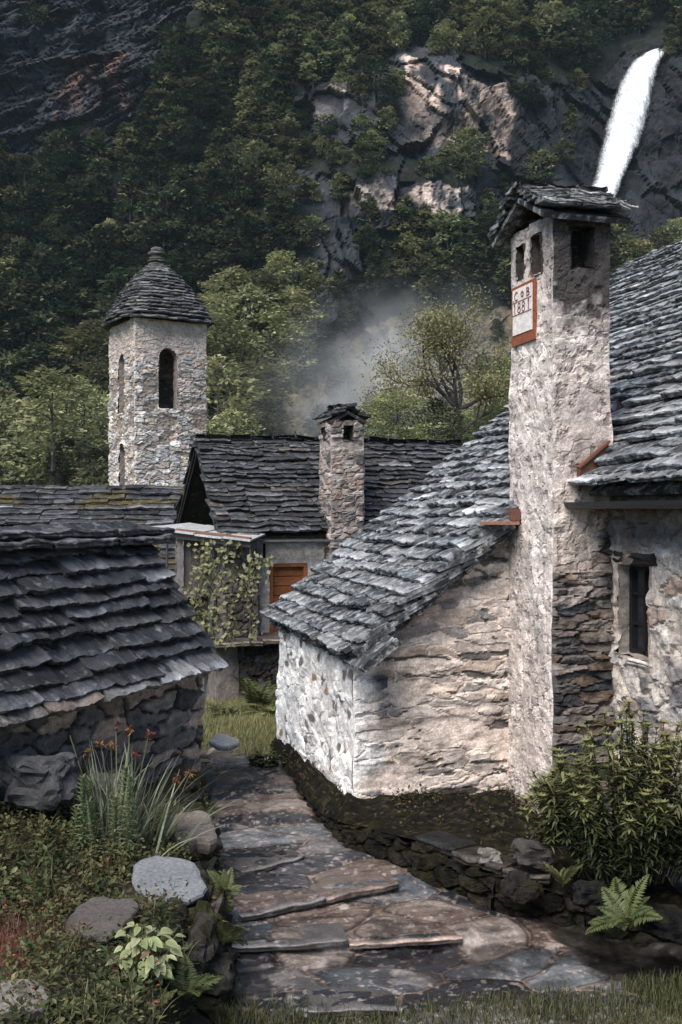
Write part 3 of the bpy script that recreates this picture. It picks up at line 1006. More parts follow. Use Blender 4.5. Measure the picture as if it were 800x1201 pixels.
# door
dO = B0 + E * kd0 - Fn * .1
dr = MB(); W = kd1 - kd0; H = zd1 - zd0
fr = .055
zb = Zv * (zd0 + .45)
DC = (.34, .13, .05)
dr.box(dO + zb, E * fr, Fn * .12, Zv * H, DC); dr.box(dO + zb + E * (W - fr), E * fr, Fn * .12, Zv * H, DC)
dr.box(dO + zb + E * fr + Zv * (H - fr), E * (W - 2 * fr), Fn * .12, Zv * fr, DC)
door = dr.build('door_frame', M['wood'], hm)
dr = MB(); n_ = 8
for i in range(n_):
    dr.box(dO + zb + E * fr + Zv * (i * (H - fr) / n_ + .006) + Fn * .01, E * (W - 2 * fr), Fn * .045, Zv * ((H - fr) / n_ - .012), np.array((.26, .095, .036)) * R.uniform(.85, 1.15))
dr.box(dO + zb + E * fr + Fn * 0, E * (W - 2 * fr), Fn * .012, Zv * (H - fr), (.03, .015, .01))
dl = dr.build('door', M['wood'], hm)
dr = MB(); hp = dO + zb + E * (W - .14) + Zv * H * .46 + Fn * .056
dr.tube([hp, hp + Fn * .05], .012, 6, (.3, .28, .25)); dr.tube([hp + Fn * .05, hp + Fn * .05 - E * .09], .01, 6, (.3, .28, .25))
dr.build('handle', M['metal'], dl)
# gutter
mb = MB()
g0 = eav + Fn * .07 + E * .3 - Zv * .05
a = np.linspace(PI, 2 * PI, 7)
arc = [np.cos(q) * .055 * Fn + np.sin(q) * .055 * Zv for q in a]
mb.grid(np.array([[g0 + E * s + r for r in arc] for s in np.linspace(0, 2.1, 12)]), (.19, .195, .2))
mb.grid(np.array([[g0 + E * s + r * .88 + Zv * .001 for r in arc[::-1]] for s in np.linspace(0, 2.1, 12)]), (.12, .12, .12))
mb.tube([g0 + E * 2.05 - Zv * .05, g0 + E * 2.05 - Zv * .25 - Fn * .1, g0 + E * 2.05 - Zv * .4 - Fn * .3, g0 + E * 2.05 - Zv * 2.9 - Fn * .3], .028, 8, (.12, .12, .12))
mb.build('gutter', M['metal'], hm)
# balcony and the plinth wall below it
mb = MB()
Ff = 1.0
bO = B0 + Fn * Ff
k0, k1 = kpx(252, Ff), kpx(352, Ff)
zt = zpx(300, 752, Ff)
slab(mb, bO + E * k0 + Zv * (zt - bO[2] - .06) + Fn * .08, E, -Fn, Zv, (k1 - k0) * .55, 1.1, .06, (.16, .13, .11), .06, .02)
slab(mb, bO + E * (k0 + (k1 - k0) * .56) + Zv * (zt - bO[2] - .05) + Fn * .03, E, -Fn, Zv, (k1 - k0) * .44, 1.05, .06, (.14, .11, .09), .06, .02)
mb.build('balcony_slab', M['stone'], hm)
mb = MB()
pb = rubble(.22, .12, .05, DARKS, (.05, .043, .036), 250)
q0, q1 = kpx(284, .85), kpx(372, .85)
hz = zt - bO[2] - .06
wall_face(mb, B0 + Fn * .85 + E * q0, E, q1 - q0, hz, Fn, pb, .025)
wall_face(mb, B0 + Fn * .0 + E * q0, Fn, .85, hz, -E, pb, .04)
mb.build('plinth_wall', M['moss'], hm)
mb = MB()
q0, q1 = kpx(256, .95), kpx(283, .95)
plp = rubble(.3, .2, .015, [(.16, .14, .125)], (.19, .165, .15), 252, smear=.8)
wall_face(mb, B0 + Fn * .78 + E * q0, E, q1 - q0, hz, Fn, plp, .025)
wall_face(mb, B0 + Fn * .0 + E * q1, -E, q1 - q0, hz, -Fn, plp, .06)
wall_face(mb, B0 + Fn * .0 + E * q0, Fn, .78, hz, -E, plp, .05)
wall_face(mb, B0 + Fn * .78 + E * q1, -Fn, .78, hz, E, plp, .05)
mb.build('plinth_pillar', M['plaster'], hm)
# rubble pillar and wooden loggia under the canopy
mb = MB()
q0, q1 = kpx(262, .55), kpx(304, .55)
pz = zt - B0[2]
pil = rubble(.3, .13, .05, [(.19, .165, .145), (.15, .13, .12), (.23, .2, .175), (.10, .09, .085)], (.15, .125, .108), 260)
wall_face(mb, B0 + Fn * .5 + E * q0 + Zv * pz, E, q1 - q0, 1.55, Fn, pil, .02)
wall_face(mb, B0 + Fn * .0 + E * q0 + Zv * pz, Fn, .5, 1.55, -E, pil, .03)
wall_face(mb, B0 + Fn * .5 + E * q1 + Zv * pz, -Fn, .5, 1.55, E, pil, .03)
mb.build('stone_pillar', M['stone'], hm)
mb = MB()
q0, q1 = kpx(208, .3), kpx(238, .3)
zl0, zl1 = zpx(220, 692, .3), zpx(220, 636, .3)
o_ = B0 + Fn * .3 + Zv * 0
o_[2] = 0
mb.box(o_ + E * q0 + Zv * (zl0 - .9), E * .07, Fn * .07, Zv * (zl1 - zl0 + .95), (.22, .2, .19))
for i in range(3):
    mb.box(o_ + E * (q0 + .1 + i * .115) + Zv * zl0 - Fn * .03, E * .11, Fn * .03, Zv * (zl1 - zl0 + .1), np.array((.12, .105, .1)) * R.uniform(.8, 1.2))
mb.box(o_ + E * (q0 - .02) + Zv * (zl0 - .06) - Fn * .04, E * (q1 - q0 + .1), Fn * .15, Zv * .055, (.13, .10, .085))
mb.box(o_ + E * (q0 - .02) + Zv * (zl0 - 1.3) - Fn * .045, E * (q1 - q0 + .1), Fn * .03, Zv * 1.2, (.04, .035, .03))
mb.build('loggia_boarding', M['wood'], hm)
# canopy
cn = [pix(163, 620, 16.2), pix(294, 636, 15.6), pix(312, 628, 16.7), pix(222, 614, 17.6)]
mb = MB()
for i in range(4):
    a0_, a1_ = i / 4 + .004, (i + 1) / 4 - .004
    l0, l1 = cn[0] + (cn[1] - cn[0]) * a0_, cn[0] + (cn[1] - cn[0]) * a1_
    u0, u1 = cn[3] + (cn[2] - cn[3]) * a0_, cn[3] + (cn[2] - cn[3]) * a1_
    dz = Zv * (.012 * (i % 2))
    v = np.array([l0, l1, u1, u0]) + dz
    mb.add(np.concatenate([v, v + Zv * .022]), [[0, 3, 2, 1], [4, 5, 6, 7], [0, 1, 5, 4], [1, 2, 6, 5], [2, 3, 7, 6], [3, 0, 4, 7]], (.40, .41, .41))
cnp = mb.build('canopy', M['metal'], hm)
mb = MB()
rusty = (.16, .075, .045)
d_ = (cn[1] - cn[0])
mb.box(cn[0] + d_ * .3 - Zv * .012 + np.array([.05, .09, .042]), d_ * .66, np.array([.02, .05, 0]), Zv * .035, rusty)
mb.box(cn[0] + Zv * -.075 + np.array([.03, .06, 0]), d_ * .98, np.array([.02, .05, 0]), Zv * .07, (.05, .04, .035))
mb.build('canopy_rail', M['metal'], cnp)
post = MB(); pp = pix(294, 640, 15.72); post.tube([pp, np.array([pp[0], pp[1], zt + .0])], .022, 8, (.04, .04, .042)); post.build('canopy_post', M['metal'], hm)
post = MB(); pp = pix(196, 626, 16.25); post.tube([pp, np.array([pp[0], pp[1], -.4])], .018, 8, (.05, .05, .052)); post.build('canopy_post', M['metal'], hm)
# flower pot on the canopy
pt_ = cn[3] + (cn[0] - cn[3]) * .42 + (cn[1] - cn[0]) * .52; pt_ = pt_ + Zv * .03
pot = MB()
for off, s in ((0, 1), (.13, .8)):
    q = pt_ + np.array([off, 0, 0]); aa = np.arange(14) * 2 * PI / 14
    prof = [(.0, .0), (.045, 0), (.062, .11), (.07, .11), (.07, .14), (.058, .14), (.055, .1), (0, .1)]
    pot.grid(np.array([[q + s * np.array([r * math.cos(t), r * math.sin(t), z]) for r, z in prof] for t in aa]), (.36, .13, .05), closed=True)
    if off == 0:
        tag(pot.build('flower_pot', M['plaster']), 'orange clay flower pot, larger of two on the grey canopy', 'flower pot'); pot = MB()
    else:
        tag(pot.build('flower_pot', M['plaster']), 'small orange clay pot right beside the larger pot on the canopy', 'flower pot')


# chimneys ---------------------------------------------------------
def cap(mb, c, e, f, we, wf, z0, rise, tints, t=.04, expo=.11, over=.1, res=.035):
    """two small slab slopes; ridge runs along e"""
    for s in (-1, 1):
        O = c + f * s * (wf / 2 + over) * 1 - e * s * (we / 2 + over) * 1.0
        O = np.array([O[0], O[1], z0])
        ee = e * s
        g = -f * s * (wf / 2 + over) + Zv * rise
        S = np.linalg.norm(g)
        roof_slabs(mb, O, ee, g / S, we + 2 * over, S, expo, (.16, .42), t, tints, res, .022, deck=True, verge=.05)
    for k in range(int((we + 2 * over) / .24)):
        slab(mb, c + e * (k * .25 - we / 2 - over + R.uniform(-.02, .02)) - f * .13 + Zv * (z0 + rise - c[2] + t * 1.2), e, f, Zv, .28, .26, t, np.array(tints[k % len(tints)]) * R.uniform(.7, 1.3), res, .02, lift=0)


ch = root('stone_chimney', (.04, 16.7, 1.2), 'slim rubble chimney with little slate cap rising at the balcony house eave', 'chimney')
mb = MB()
kc0, kc1 = kpx(389, .36), kpx(428, .36)
cO = B0 + Fn * .32 + E * kc0; cw = kc1 - kc0; cO[2] = .6
czt = EYE + 108 / FPX * 16.9 - .6
cs = rubble(.2, .085, .035, [(.26, .225, .20), (.2, .175, .16), (.36, .31, .28), (.12, .11, .105), (.24, .18, .15)], (.30, .26, .235), 270, smear=.35)
hw = [(cw * .36, cw * .66, czt - .3, czt - .08)]
wall_face(mb, cO, E, cw, czt, Fn, cs, .016, None, hw, 0, None, .15, (.05, .045, .04), .012)
wall_face(mb, cO - Fn * .55, Fn, .55, czt, -E, cs, .02, None, [(.2, .36, czt - .3, czt - .08)], 0, None, .15, (.05, .045, .04), .012)
wall_face(mb, cO + E * cw, -Fn, .55, czt, E, cs, .03, None, [(.2, .36, czt - .3, czt - .08)], 0, None, .15, (.05, .045, .04), .012)
wall_face(mb, cO + E * cw - Fn * .55, -E, cw, czt, -Fn, cs, .03)
mb.build('shaft', M['stone'], ch)
mb = MB()
cc = cO + E * cw / 2 - Fn * .275; cc[2] = .6
cap(mb, cc, Fn, E, .55, cw, .6 + czt - .01, .17, SL_DARK, .03, .1, .07, .03)
mb.jitter(.008, 8)
mb.build('chimney_cap', M['slate'], ch)

# ---------------------------------------------- near left hut
nl = root('slate_hut', (-2.4, 10, .25), 'low hut with thick dark slate slab roof beside the garden on the left', 'house')
e_ = np.array([1.25, 2.94, 0]); e_ /= np.linalg.norm(e_)
g_h = np.array([-e_[1], e_[0], 0])
cor = np.array([-1.235, 11.0, 1.25])
LL = 6.6
rise, run = 1.34, .93
g_ = g_h * run + Zv * rise; S_ = np.linalg.norm(g_); g_ /= S_
mb = MB()
roof_slabs(mb, cor - e_ * LL, e_, g_, LL - .15, S_ * .94, .156, (.5, 1.3), .070, [(.022, .024, .027), (.030, .032, .035), (.017, .019, .021), (.037, .038, .041)], .03, .016, verge=.05, tj=.3)
g2h = -g_h * run + Zv * rise; g2h /= np.linalg.norm(g2h)
roof_slabs(mb, cor + g_h * 2 * run, -e_, g2h, LL, S_ * .94, .2, (.5, .9), .06, SL_DARK, .1, .03)
# ridge of big flat slabs
rp = cor + g_h * run + Zv * (rise - .04)
a_ = 0.
while a_ < LL:
    w = R.uniform(.6, 1.1)
    slab(mb, rp - e_ * (a_ + w - .1) - g_h * .42 + Zv * (-.03), e_, g_h, Zv, w, .84, .065, np.array((.045, .045, .048)) * R.uniform(.8, 1.3), .04, .035, lift=-.03)
    slab(mb, rp - e_ * (a_ + w - .22) - g_h * .33 + Zv * (.045), e_, g_h, Zv, w, .66, .06, np.array((.05, .05, .053)) * R.uniform(.8, 1.3), .04, .035, lift=-.02)
    a_ += w
# eave row of lighter, lichen covered slabs
for (a0_, w, tn) in ((.16, .54, (.09, .092, .1)), (.7, .62, (.17, .175, .18)), (1.35, .8, (.10, .10, .10)), (2.2, .7, (.10, .08, .068)), (2.92, .9, (.06, .055, .05))):
    slab(mb, cor - e_ * (a0_ + w) - g_ * .10 + np.cross(e_, g_) * .02, e_, g_, np.cross(e_, g_), w - .02, .36, .085, tn, .028, .02, lift=.13)
mb.jitter(.006, 4, o=2); mb.jitter(.006, 24, 9, o=3)
mb.build('roof', M['slate'], nl)
mb = MB()
hs_ = rubble(.42, .15, .06, [(.18, .17, .16), (.25, .21, .185), (.12, .12, .122), (.32, .26, .22), (.09, .09, .095)], (.03, .026, .022), 300, edge=(.02, .10), warp=.28)
wi = cor - g_h * -.14 - e_ * .08
wO = np.array([wi[0], wi[1], -.3])
wall_face(mb, wO - e_ * (LL - .2), e_, LL - .2, 1.62, -g_h, hs_, .018, wob=.02)
gw = 2 * run - .28
gk = lambda u, v: v < 1.6 + np.minimum(u, gw - u) * 1.35
wall_face(mb, wO, g_h, gw, 2.8, e_, hs_, .03, keep=gk)
wall_face(mb, wO + g_h * gw, -e_, LL - .2, 1.62, g_h, hs_, .08)
wall_face(mb, wO - e_ * (LL - .2) + g_h * gw, -g_h, gw, 2.8, -e_, hs_, .06, keep=gk)
mb.build('wall', M['stone'], nl)

# ---------------------------------------------- right house with the tall chimney
A = np.array([.115, 9.95, 0]); U = np.array([.967, .2545, 0]); Wd_ = np.array([-.2545, .967, 0])


def S3(s, t, z=0.):
    return A + s * U + t * Wd_ + Zv * z


hr = root('stone_house', S3(1.2, 1.2, 0), 'whitewashed stone house with steep pale slate roof and very tall chimney', 'house')
PIT = .80
gp = U + Zv * PIT; gp /= np.linalg.norm(gp)
up_n = np.cross(Wd_, gp); up_n = up_n if up_n[2] > 0 else -up_n
zroof = lambda s: 1.54 + PIT * s
# annex roof  (along: from the near verge t=-.25 to t=3.4)
mb = MB()
OE = S3(-.09, 3.55, zroof(-.09))
TL = 3.55 + .26
def clipA(a, b):
    s = -.09 + b * gp.dot(U); t = 3.55 - a
    return not (s > 1.40 and t < .06) and s < 3.75
roof_slabs(mb, OE, -Wd_, gp, TL, 5.2, .155, (.3, .85), .054, SL_PALE, .04, .016, clip=clipA, verge=.035, tj=.3)
# deck boards of the annex
mb.box(OE - up_n * .06 + gp * .04, -Wd_ * (TL - .06), gp * 1.75, up_n * .04, (.03, .025, .02))
mb.box(OE - up_n * .06 + gp * 1.8, -Wd_ * (TL - .36), gp * 3.0, up_n * .04, (.03, .025, .02))
# a course of slabs along the near verge, seen from the edge
for k in range(12):
    slab(mb, S3(-.05 + k * .125, -.02, zroof(-.05 + k * .125) + .0) - up_n * .03, -Wd_, gp, up_n, .24, .3, .045, np.array(SL_DARK[k % 5]) * 1.2, .03, .02, lift=.05)
a_ = 0.
while a_ < TL - .1:
    w = R.uniform(.35, .7)
    slab(mb, OE - Wd_ * a_ - gp * R.uniform(-.02, .03) - up_n * .065, -Wd_, gp, up_n, w, .4, .06, np.array(SL_DARK[int(a_ * 7) % 5]) * R.uniform(.7, 1.5), .03, .02, lift=.02)
    a_ += w
for k in range(9):
    q = S3(-.06 + k * .2, -.22, zroof(-.06 + k * .2)) - up_n * .075
    slab(mb, q, gp, Wd_, up_n, .26, .3, .05, np.array(SL_DARK[k % 5]) * R.uniform(.7, 1.4), .03, .03, lift=.0)
mb.jitter(.009, 4, o=2); mb.jitter(.0065, 17, 9, o=3)
# main roof : s 1.72 .. 6.5
OM = S3(1.74, 8.0, zroof(1.74))
def clipM(a, b):
    s = 1.74 + b * gp.dot(U); t = 8.0 - a
    return (t < -.93 or s > 2.02 and t < .35 or s > 3.7 and t < 4.6 or s > 4.4) and t < 6.7
roof_slabs(mb, OM, -Wd_, gp, 14.2, 6.05, .155, (.4, 1.0), .054, SL_PALE, .05, .016, clip=clipM, tj=.3)
mb.box(S3(1.8, -.96, zroof(1.8)) - up_n * .06, -Wd_ * 5.1, gp * 5.9, up_n * .04, (.03, .025, .02))
mb.box(S3(4.5, 6.6, zroof(4.5)) - up_n * .06, -Wd_ * 7.5, gp * 2.45, up_n * .04, (.03, .025, .02))
gq = -U + Zv * PIT; gq /= np.linalg.norm(gq)
SR = 6.46
mb.box(S3(2 * SR - 1.74, 6.7, zroof(1.74)), -Wd_ * 12.9, gq * 5.98, Zv * .06, (.10, .10, .105))
for k in range(23):
    slab(mb, S3(SR - .2, 6.75 - k * .55, zroof(SR) + .0), -Wd_, U, Zv, .6, .42, .06, np.array(SL_DARK[k % 5]) * R.uniform(.8, 1.4), .08, .03, lift=-.02)
    slab(mb, S3(SR - .12, 6.65 - k * .55, zroof(SR) + .07), -Wd_, U, Zv, .6, .34, .06, np.array(SL_DARK[k % 5]) * R.uniform(.8, 1.4), .08, .03, lift=-.02)
roofo = mb.build('roof', M['slate_pale'], hr)
# walls of the annex
mb = MB()
wst = rubble(.24, .15, .024, [(.74, .73, .72), (.80, .80, .80), (.62, .60, .58), (.70, .68, .66)], (.74, .725, .70), 310, edge=(.03, .2), smear=.66)


def wpost(u, v, P, h, c, e):
    # exposed dark or rusty stones, damp foot
    f1, f2, r1, r2, r3, dx, dy = vor2(u / .17 + 3 + .3 * fbm2(u * 5, v * 5, 2, 4), v / .12 + 7, 315)
    k = (sm(.83, .87, r1) * sm(.5, .3, f1))[..., None]
    colr = np.where((r2 > .7)[..., None], np.array([.26, .15, .09]), np.array([.17, .16, .15]))
    c = c * (1 - k) + colr * k
    d = sm(.46, .22, v + .16 * fbm2(u * 2.2, v * 2, 3, 316))[..., None]
    return h, c * (1 - d) + np.array([.05, .038, .028]) * (1 + .5 * fbm2(u * 9, v * 9, 3, 317))[..., None] * d


wall_face(mb, S3(0, 3.35, -.2), -Wd_, 3.35, 1.72, -U, wst, .016, None, (), 0, wpost, wob=.03)
mb.build('whitewashed_wall', M['white'], hr)
mb = MB()
gst = rubble(.34, .11, .026, [(.48, .41, .36), (.36, .32, .29), (.56, .48, .42), (.24, .22, .21), (.42, .34, .28)], (.60, .50, .43), 320, edge=(.02, .12), warp=.4, smear=.40)


def gpost(u, v, P, h, c, e):
    # open dark joints, long and wavy
    q = fbm2(u * 3.6 + .8 * fbm2(u * 2, v * 3, 2, 330), v * 12, 5, 331)
    k = sm(.52, .60, q)[..., None]
    c = c * (1 - .82 * k) + np.array([.05, .045, .045]) * .82 * k
    h = h - .018 * k[..., 0]
    # dark bands of layered stone at the foot, and the damp edge
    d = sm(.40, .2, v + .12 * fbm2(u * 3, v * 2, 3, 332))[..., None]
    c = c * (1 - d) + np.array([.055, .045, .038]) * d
    # the big dark stone under the eave
    b1 = (np.exp(-(((u - .17) / .15) ** 4 + ((v - 1.46) / .07) ** 4)) > .45)[..., None]
    c = np.where(b1, np.array([.075, .08, .09]) * (1 + .4 * fbm2(u * 7, v * 20, 3, 333))[..., None], c)
    ww = sm(.10, -.04, u - .14 - .16 * fbm2(u * 3, v * 4, 4, 337))[..., None] * (v > .35)[..., None] * .85     # whitewash carried round the corner
    c = c * (1 - ww) + np.array([.72, .70, .67]) * ww
    b2 = (np.exp(-(((u - 1.0) / .28) ** 2 + ((v - .42 - .05 * (u - 1)) / .06) ** 2)) > .55 + .2 * fbm2(u * 6, v * 6, 2, 334))[..., None]
    c = np.where(b2, np.array([.07, .055, .048]), c)
    return h, c


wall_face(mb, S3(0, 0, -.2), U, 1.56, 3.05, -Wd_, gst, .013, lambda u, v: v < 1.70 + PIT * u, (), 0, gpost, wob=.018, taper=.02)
mb.build('gable_wall', M['stone'], hr)
mb = MB()
ost = rubble(.4, .18, .05, GREY, (.2, .17, .15), 335)
wall_face(mb, S3(6.4, 3.35, -.3), -U, 6.4, 6.9, Wd_, ost, .1, keep=lambda u, v: v < 1.8 + PIT * (6.4 - u))
wall_face(mb, S3(4.65, 6.5, -.3), -Wd_, 3.15, 5.4, -U, ost, .1)
wall_face(mb, S3(SR * 2 - 2.1, 6.5, -.3), -U, SR * 2 - 6.75, 6.9, Wd_, ost, .12, keep=lambda u, v: v < 1.8 + PIT * np.minimum(u + 2.1, SR * 2 - 2.1 - u))
wall_face(mb, S3(SR * 2 - 2.1, -6.1, -.3), Wd_, 12.6, 3.4, U, ost, .14)
mb.build('rear_wall', M['stone'], hr)
# main wall with the window
mb = MB()
mst = rubble(.26, .17, .055, [(.48, .43, .39), (.34, .31, .29), (.60, .54, .48), (.2, .19, .19), (.32, .24, .19), (.52, .47, .42)], (.50, .43, .37), 340, edge=(.02, .16), warp=.35, smear=.42)
T0 = -.88
win = (1.077 + T0 + .0, 1.563 + T0, 1.60 + .2, 2.36 + .2)


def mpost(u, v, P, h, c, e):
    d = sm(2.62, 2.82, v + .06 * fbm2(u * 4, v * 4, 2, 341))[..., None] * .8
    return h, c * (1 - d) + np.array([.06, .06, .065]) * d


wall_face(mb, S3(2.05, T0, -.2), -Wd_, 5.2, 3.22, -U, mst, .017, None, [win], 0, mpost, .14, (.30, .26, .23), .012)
wall_face(mb, S3(2.05, -6.08, -.2), U, SR * 2 - 4.15, 6.9, -Wd_, mst, .06, keep=lambda u, v: v < 1.6 + PIT * (2.05 + np.minimum(u, SR * 2 - 4.15 - u)))
mb.build('rubble_wall', M['stone'], hr)
# window
wn = MB()
wo = S3(2.05 + .09, T0 - win[0], win[2] - .2)
wW, wH = win[1] - win[0], win[3] - win[2]
wx = -Wd_
f = .045
wn.box(wo, wx * f, U * .05, Zv * wH, (.012, .011, .010)); wn.box(wo + wx * (wW - f), wx * f, U * .05, Zv * wH, (.012, .011, .010))
wn.box(wo + wx * f, wx * (wW - 2 * f), U * .05, Zv * f, (.012, .011, .010)); wn.box(wo + wx * f + Zv * (wH - f), wx * (wW - 2 * f), U * .05, Zv * f, (.012, .011, .010))
wn.box(wo + wx * (wW / 2 - .015), wx * .03, U * .04, Zv * wH, (.012, .011, .010))
for q in (.33, .66):
    wn.box(wo + wx * f + Zv * wH * q + U * .006, wx * (wW - 2 * f), U * .03, Zv * .02, (.012, .011, .010))
wf_ = wn.build('window_frame', M['wood'], hr)
wn = MB(); wn.box(wo + wx * f + U * .03, wx * (wW - 2 * f), U * .006, Zv * wH, (.012, .014, .018))
gm, gnt, gb_, go_ = base_mat('dark_glass'); gb_.inputs['Base Color'].default_value = (.012, .015, .02, 1); gb_.inputs['Roughness'].default_value = .15
wn.build('pane', gm, wf_)
wn = MB()
slab(wn, S3(2.05 - .04, T0 - win[0] + .1, win[3] - .2 + .0), -Wd_, U, Zv, wW + .2, .3, .11, (.022, .018, .016), .04, .01, lift=0)
wn.build('window_lintel', M['wood'], hr)
wn = MB()
slab(wn, S3(2.05 - .03, T0 - win[0] + .06, win[2] - .2 - .05), -Wd_, U, Zv, wW + .12, .27, .055, (.40, .345, .30), .04, .02, lift=-.02)
wn.build('window_sill', M['stone'], hr)
# gutter and flashing
mb = MB()
gO_ = S3(1.66, T0 - .05, zroof(1.66) + .015)
arc = [np.cos(q) * .06 * U + np.sin(q) * .06 * Zv for q in np.linspace(PI, 2 * PI, 7)]
mb.grid(np.array([[gO_ - Wd_ * s + r for r in arc] for s in np.linspace(0, 5.2, 10)]), (.022, .024, .028))
mb.grid(np.array([[gO_ - Wd_ * s + r * .9 for r in arc[::-1]] for s in np.linspace(0, 5.2, 10)]), (.02, .02, .022))
mb.box(S3(1.74, T0 - .05, zroof(1.74) - .09), -Wd_ * 5.15, U * .3, Zv * .035, (.02, .018, .018))
mb.build('gutter', M['metal'], hr)
mb = MB()
rust = (.15, .058, .03)
# copper coloured upstand where the main roof meets the chimney
fo_ = S3(1.72, -.955, zroof(1.72) + .09)
mb.add([fo_ - Zv * .02, fo_ + gp * .36 - Zv * .01, fo_ + gp * .36 + Zv * .16, fo_ + Zv * .16,
        fo_ - Zv * .02 - Wd_ * .02, fo_ + gp * .36 - Zv * .01 - Wd_ * .02, fo_ + gp * .36 + Zv * .16 - Wd_ * .02, fo_ + Zv * .16 - Wd_ * .02],
       [[0, 1, 2, 3], [7, 6, 5, 4], [0, 4, 5, 1], [1, 5, 6, 2], [2, 6, 7, 3], [3, 7, 4, 0]], (.09, .04, .022))
mb.box(fo_ + Zv * .163 - Wd_ * .045, gp * .37, Wd_ * .05, up_n * .02, rust)
mb.box(fo_ - Wd_ * .02 + Zv * -.03 + U * -.02, U * .025, -Wd_ * .03, Zv * .19, (.10, .045, .025))
mb.build('roof_flashing', M['metal'], hr)
mb = MB()
q = S3(1.40, -.16, zroof(1.40) + .06)
mb.box(q, U * .09, -Wd_ * .12, Zv * .11, (.13, .055, .035)); mb.box(q - U * .25 - Wd_ * .03 - Zv * .035 - U * .02, U * .33, -Wd_ * .14, Zv * .03, (.30, .14, .09))
mb.build('roof_flashing', M['metal'], hr)
# the tall chimney ---------------------------------
D1, W1 = .93, .56
ct = 5.36
mb = MB()
pst = rubble(.16, .1, .012, [(.62, .55, .50), (.56, .48, .44), (.68, .60, .55)], (.62, .54, .49), 350, smear=.6)


def cpost_left(u, v, P, h, c, e):
    # u runs from the gable towards the camera; pits and stains in the render
    q = fbm2(u * 16, v * 13, 4, 352)
    k = sm(.34, .5, q)[..., None]
    c = c * (1 - .55 * k) + np.array([.20, .165, .15]) * .55 * k
    h = h * .7 + .007 * fbm2(u * 13, v * 11, 3, 353) - .012 * k[..., 0]
    pale = sm(-.2, .4, fbm2(u * 3, v * 1.3, 3, 354))[..., None]
    c = c * (.88 + .25 * pale)
    s = sm(ct - .55, ct - .1, v - .2 + .35 * fbm2(u * 3, v * 3, 3, 355))[..., None] * .5
    c = c * (1 - s) + np.array([.12, .105, .1]) * s
    lo = sm(.62, .42, v + .2 * fbm2(u * 4, v * 3, 3, 356) + .25 * (u / D1 - .5) * -1)[..., None]
    a = 8 * fbm2(u * 3, v * 8, 3, 357)
    c = c * (1 - lo) + np.array([.26, .225, .2]) * (1 + .45 * np.sin(v * 38 + u * 9 + a))[..., None] * lo
    h = h + .03 * lo[..., 0] * np.sin(v * 38 + u * 9 + a)
    return h, c


lay = rubble(.30, .085, .07, [(.055, .056, .062), (.085, .08, .078), (.04, .04, .045), (.15, .125, .11), (.12, .085, .065), (.19, .165, .15)], (.13, .11, .095), 360, edge=(.02, .13), warp=.3)


def cpost_front(u, v, P, h, c, e):
    hl, cl_, el = lay(u, v, P)
    h2, c2 = cpost_left(u + 4, v, P, h, c, e)
    # stones show below about 2.5 m, with a ragged edge
    edge = 2.72 + .30 * fbm2(u * 3, v * 1.1, 3, 361) + .45 * (u / W1 - .5)
    k = sm(edge + .12, edge - .12, v)
    part = np.clip(.85 + .7 * fbm2(u * 4, v * 2.5, 3, 362), .15, 1)
    k = k * np.where(v > 1.9, np.minimum(1, part + .35 * (v < 2.5)), 1)
    # soot under the cap and around the opening
    so_ = sm(.55, 0, np.hypot((u - .30) * 1.05, np.maximum(0, abs(v - (ct + .02 - .05)) - .18)) - .14 + .16 * fbm2(u * 7, v * 7, 3, 363))[..., None]
    so_ = np.clip(so_ * 1.8, 0, .95)
    br = sm(1.6, .9, abs(v - 3.1))[..., None] * .28
    c2 = c2 * (1 - br) + c2 * np.array([.62, .52, .47]) * br
    c2 = c2 * (1 - so_) + np.array([.03, .027, .026]) * so_
    kk = k[..., None]
    return h2 * (1 - k) + hl * k, c2 * (1 - kk) + cl_ * kk


Zb = -.2
Oc = S3(1.5, 0, Zb)
wl_ = [(.13, .32, ct - .46, ct - .13), (.47, .69, ct - .47, ct - .12)]
wall_face(mb, Oc, -Wd_, D1, ct + .2, -U, pst, .012, None, [(a_, b_, c_ + .2, d_ + .2) for a_, b_, c_, d_ in wl_], 0, cpost_left, .16, (.06, .052, .047), .011, .02)
wall_face(mb, Oc - Wd_ * D1, U, W1, ct + .2, -Wd_, pst, .012, None, [(.17, .40, ct - .46 + .2, ct - .10 + .2)], 0, cpost_front, .2, (.025, .022, .02), .011, .02)
wall_face(mb, Oc - Wd_ * D1 + U * W1, Wd_, D1, ct + .2, U, pst, .025, None, [(.16, .31, ct - .3, ct + .07)], 0, cpost_left, .16, (.06, .052, .047), .011, .02)
wall_face(mb, Oc + U * W1, -U, W1, ct + .2, Wd_, pst, .03, None, (), 0, cpost_left, .16, (.1, .1, .1), .011, .02)
mb.box(Oc - Wd_ * (D1 - .18) + U * .18 + Zv * (ct - .9), U * (W1 - .36), Wd_ * (D1 - .36), Zv * 1.0, (.006, .006, .006))  # black core added inside the shaft so its openings stay dark
chm = mb.build('chimney', M['plaster'], hr)
tag(chm, label='very tall tapering plastered chimney with red framed date tablet')
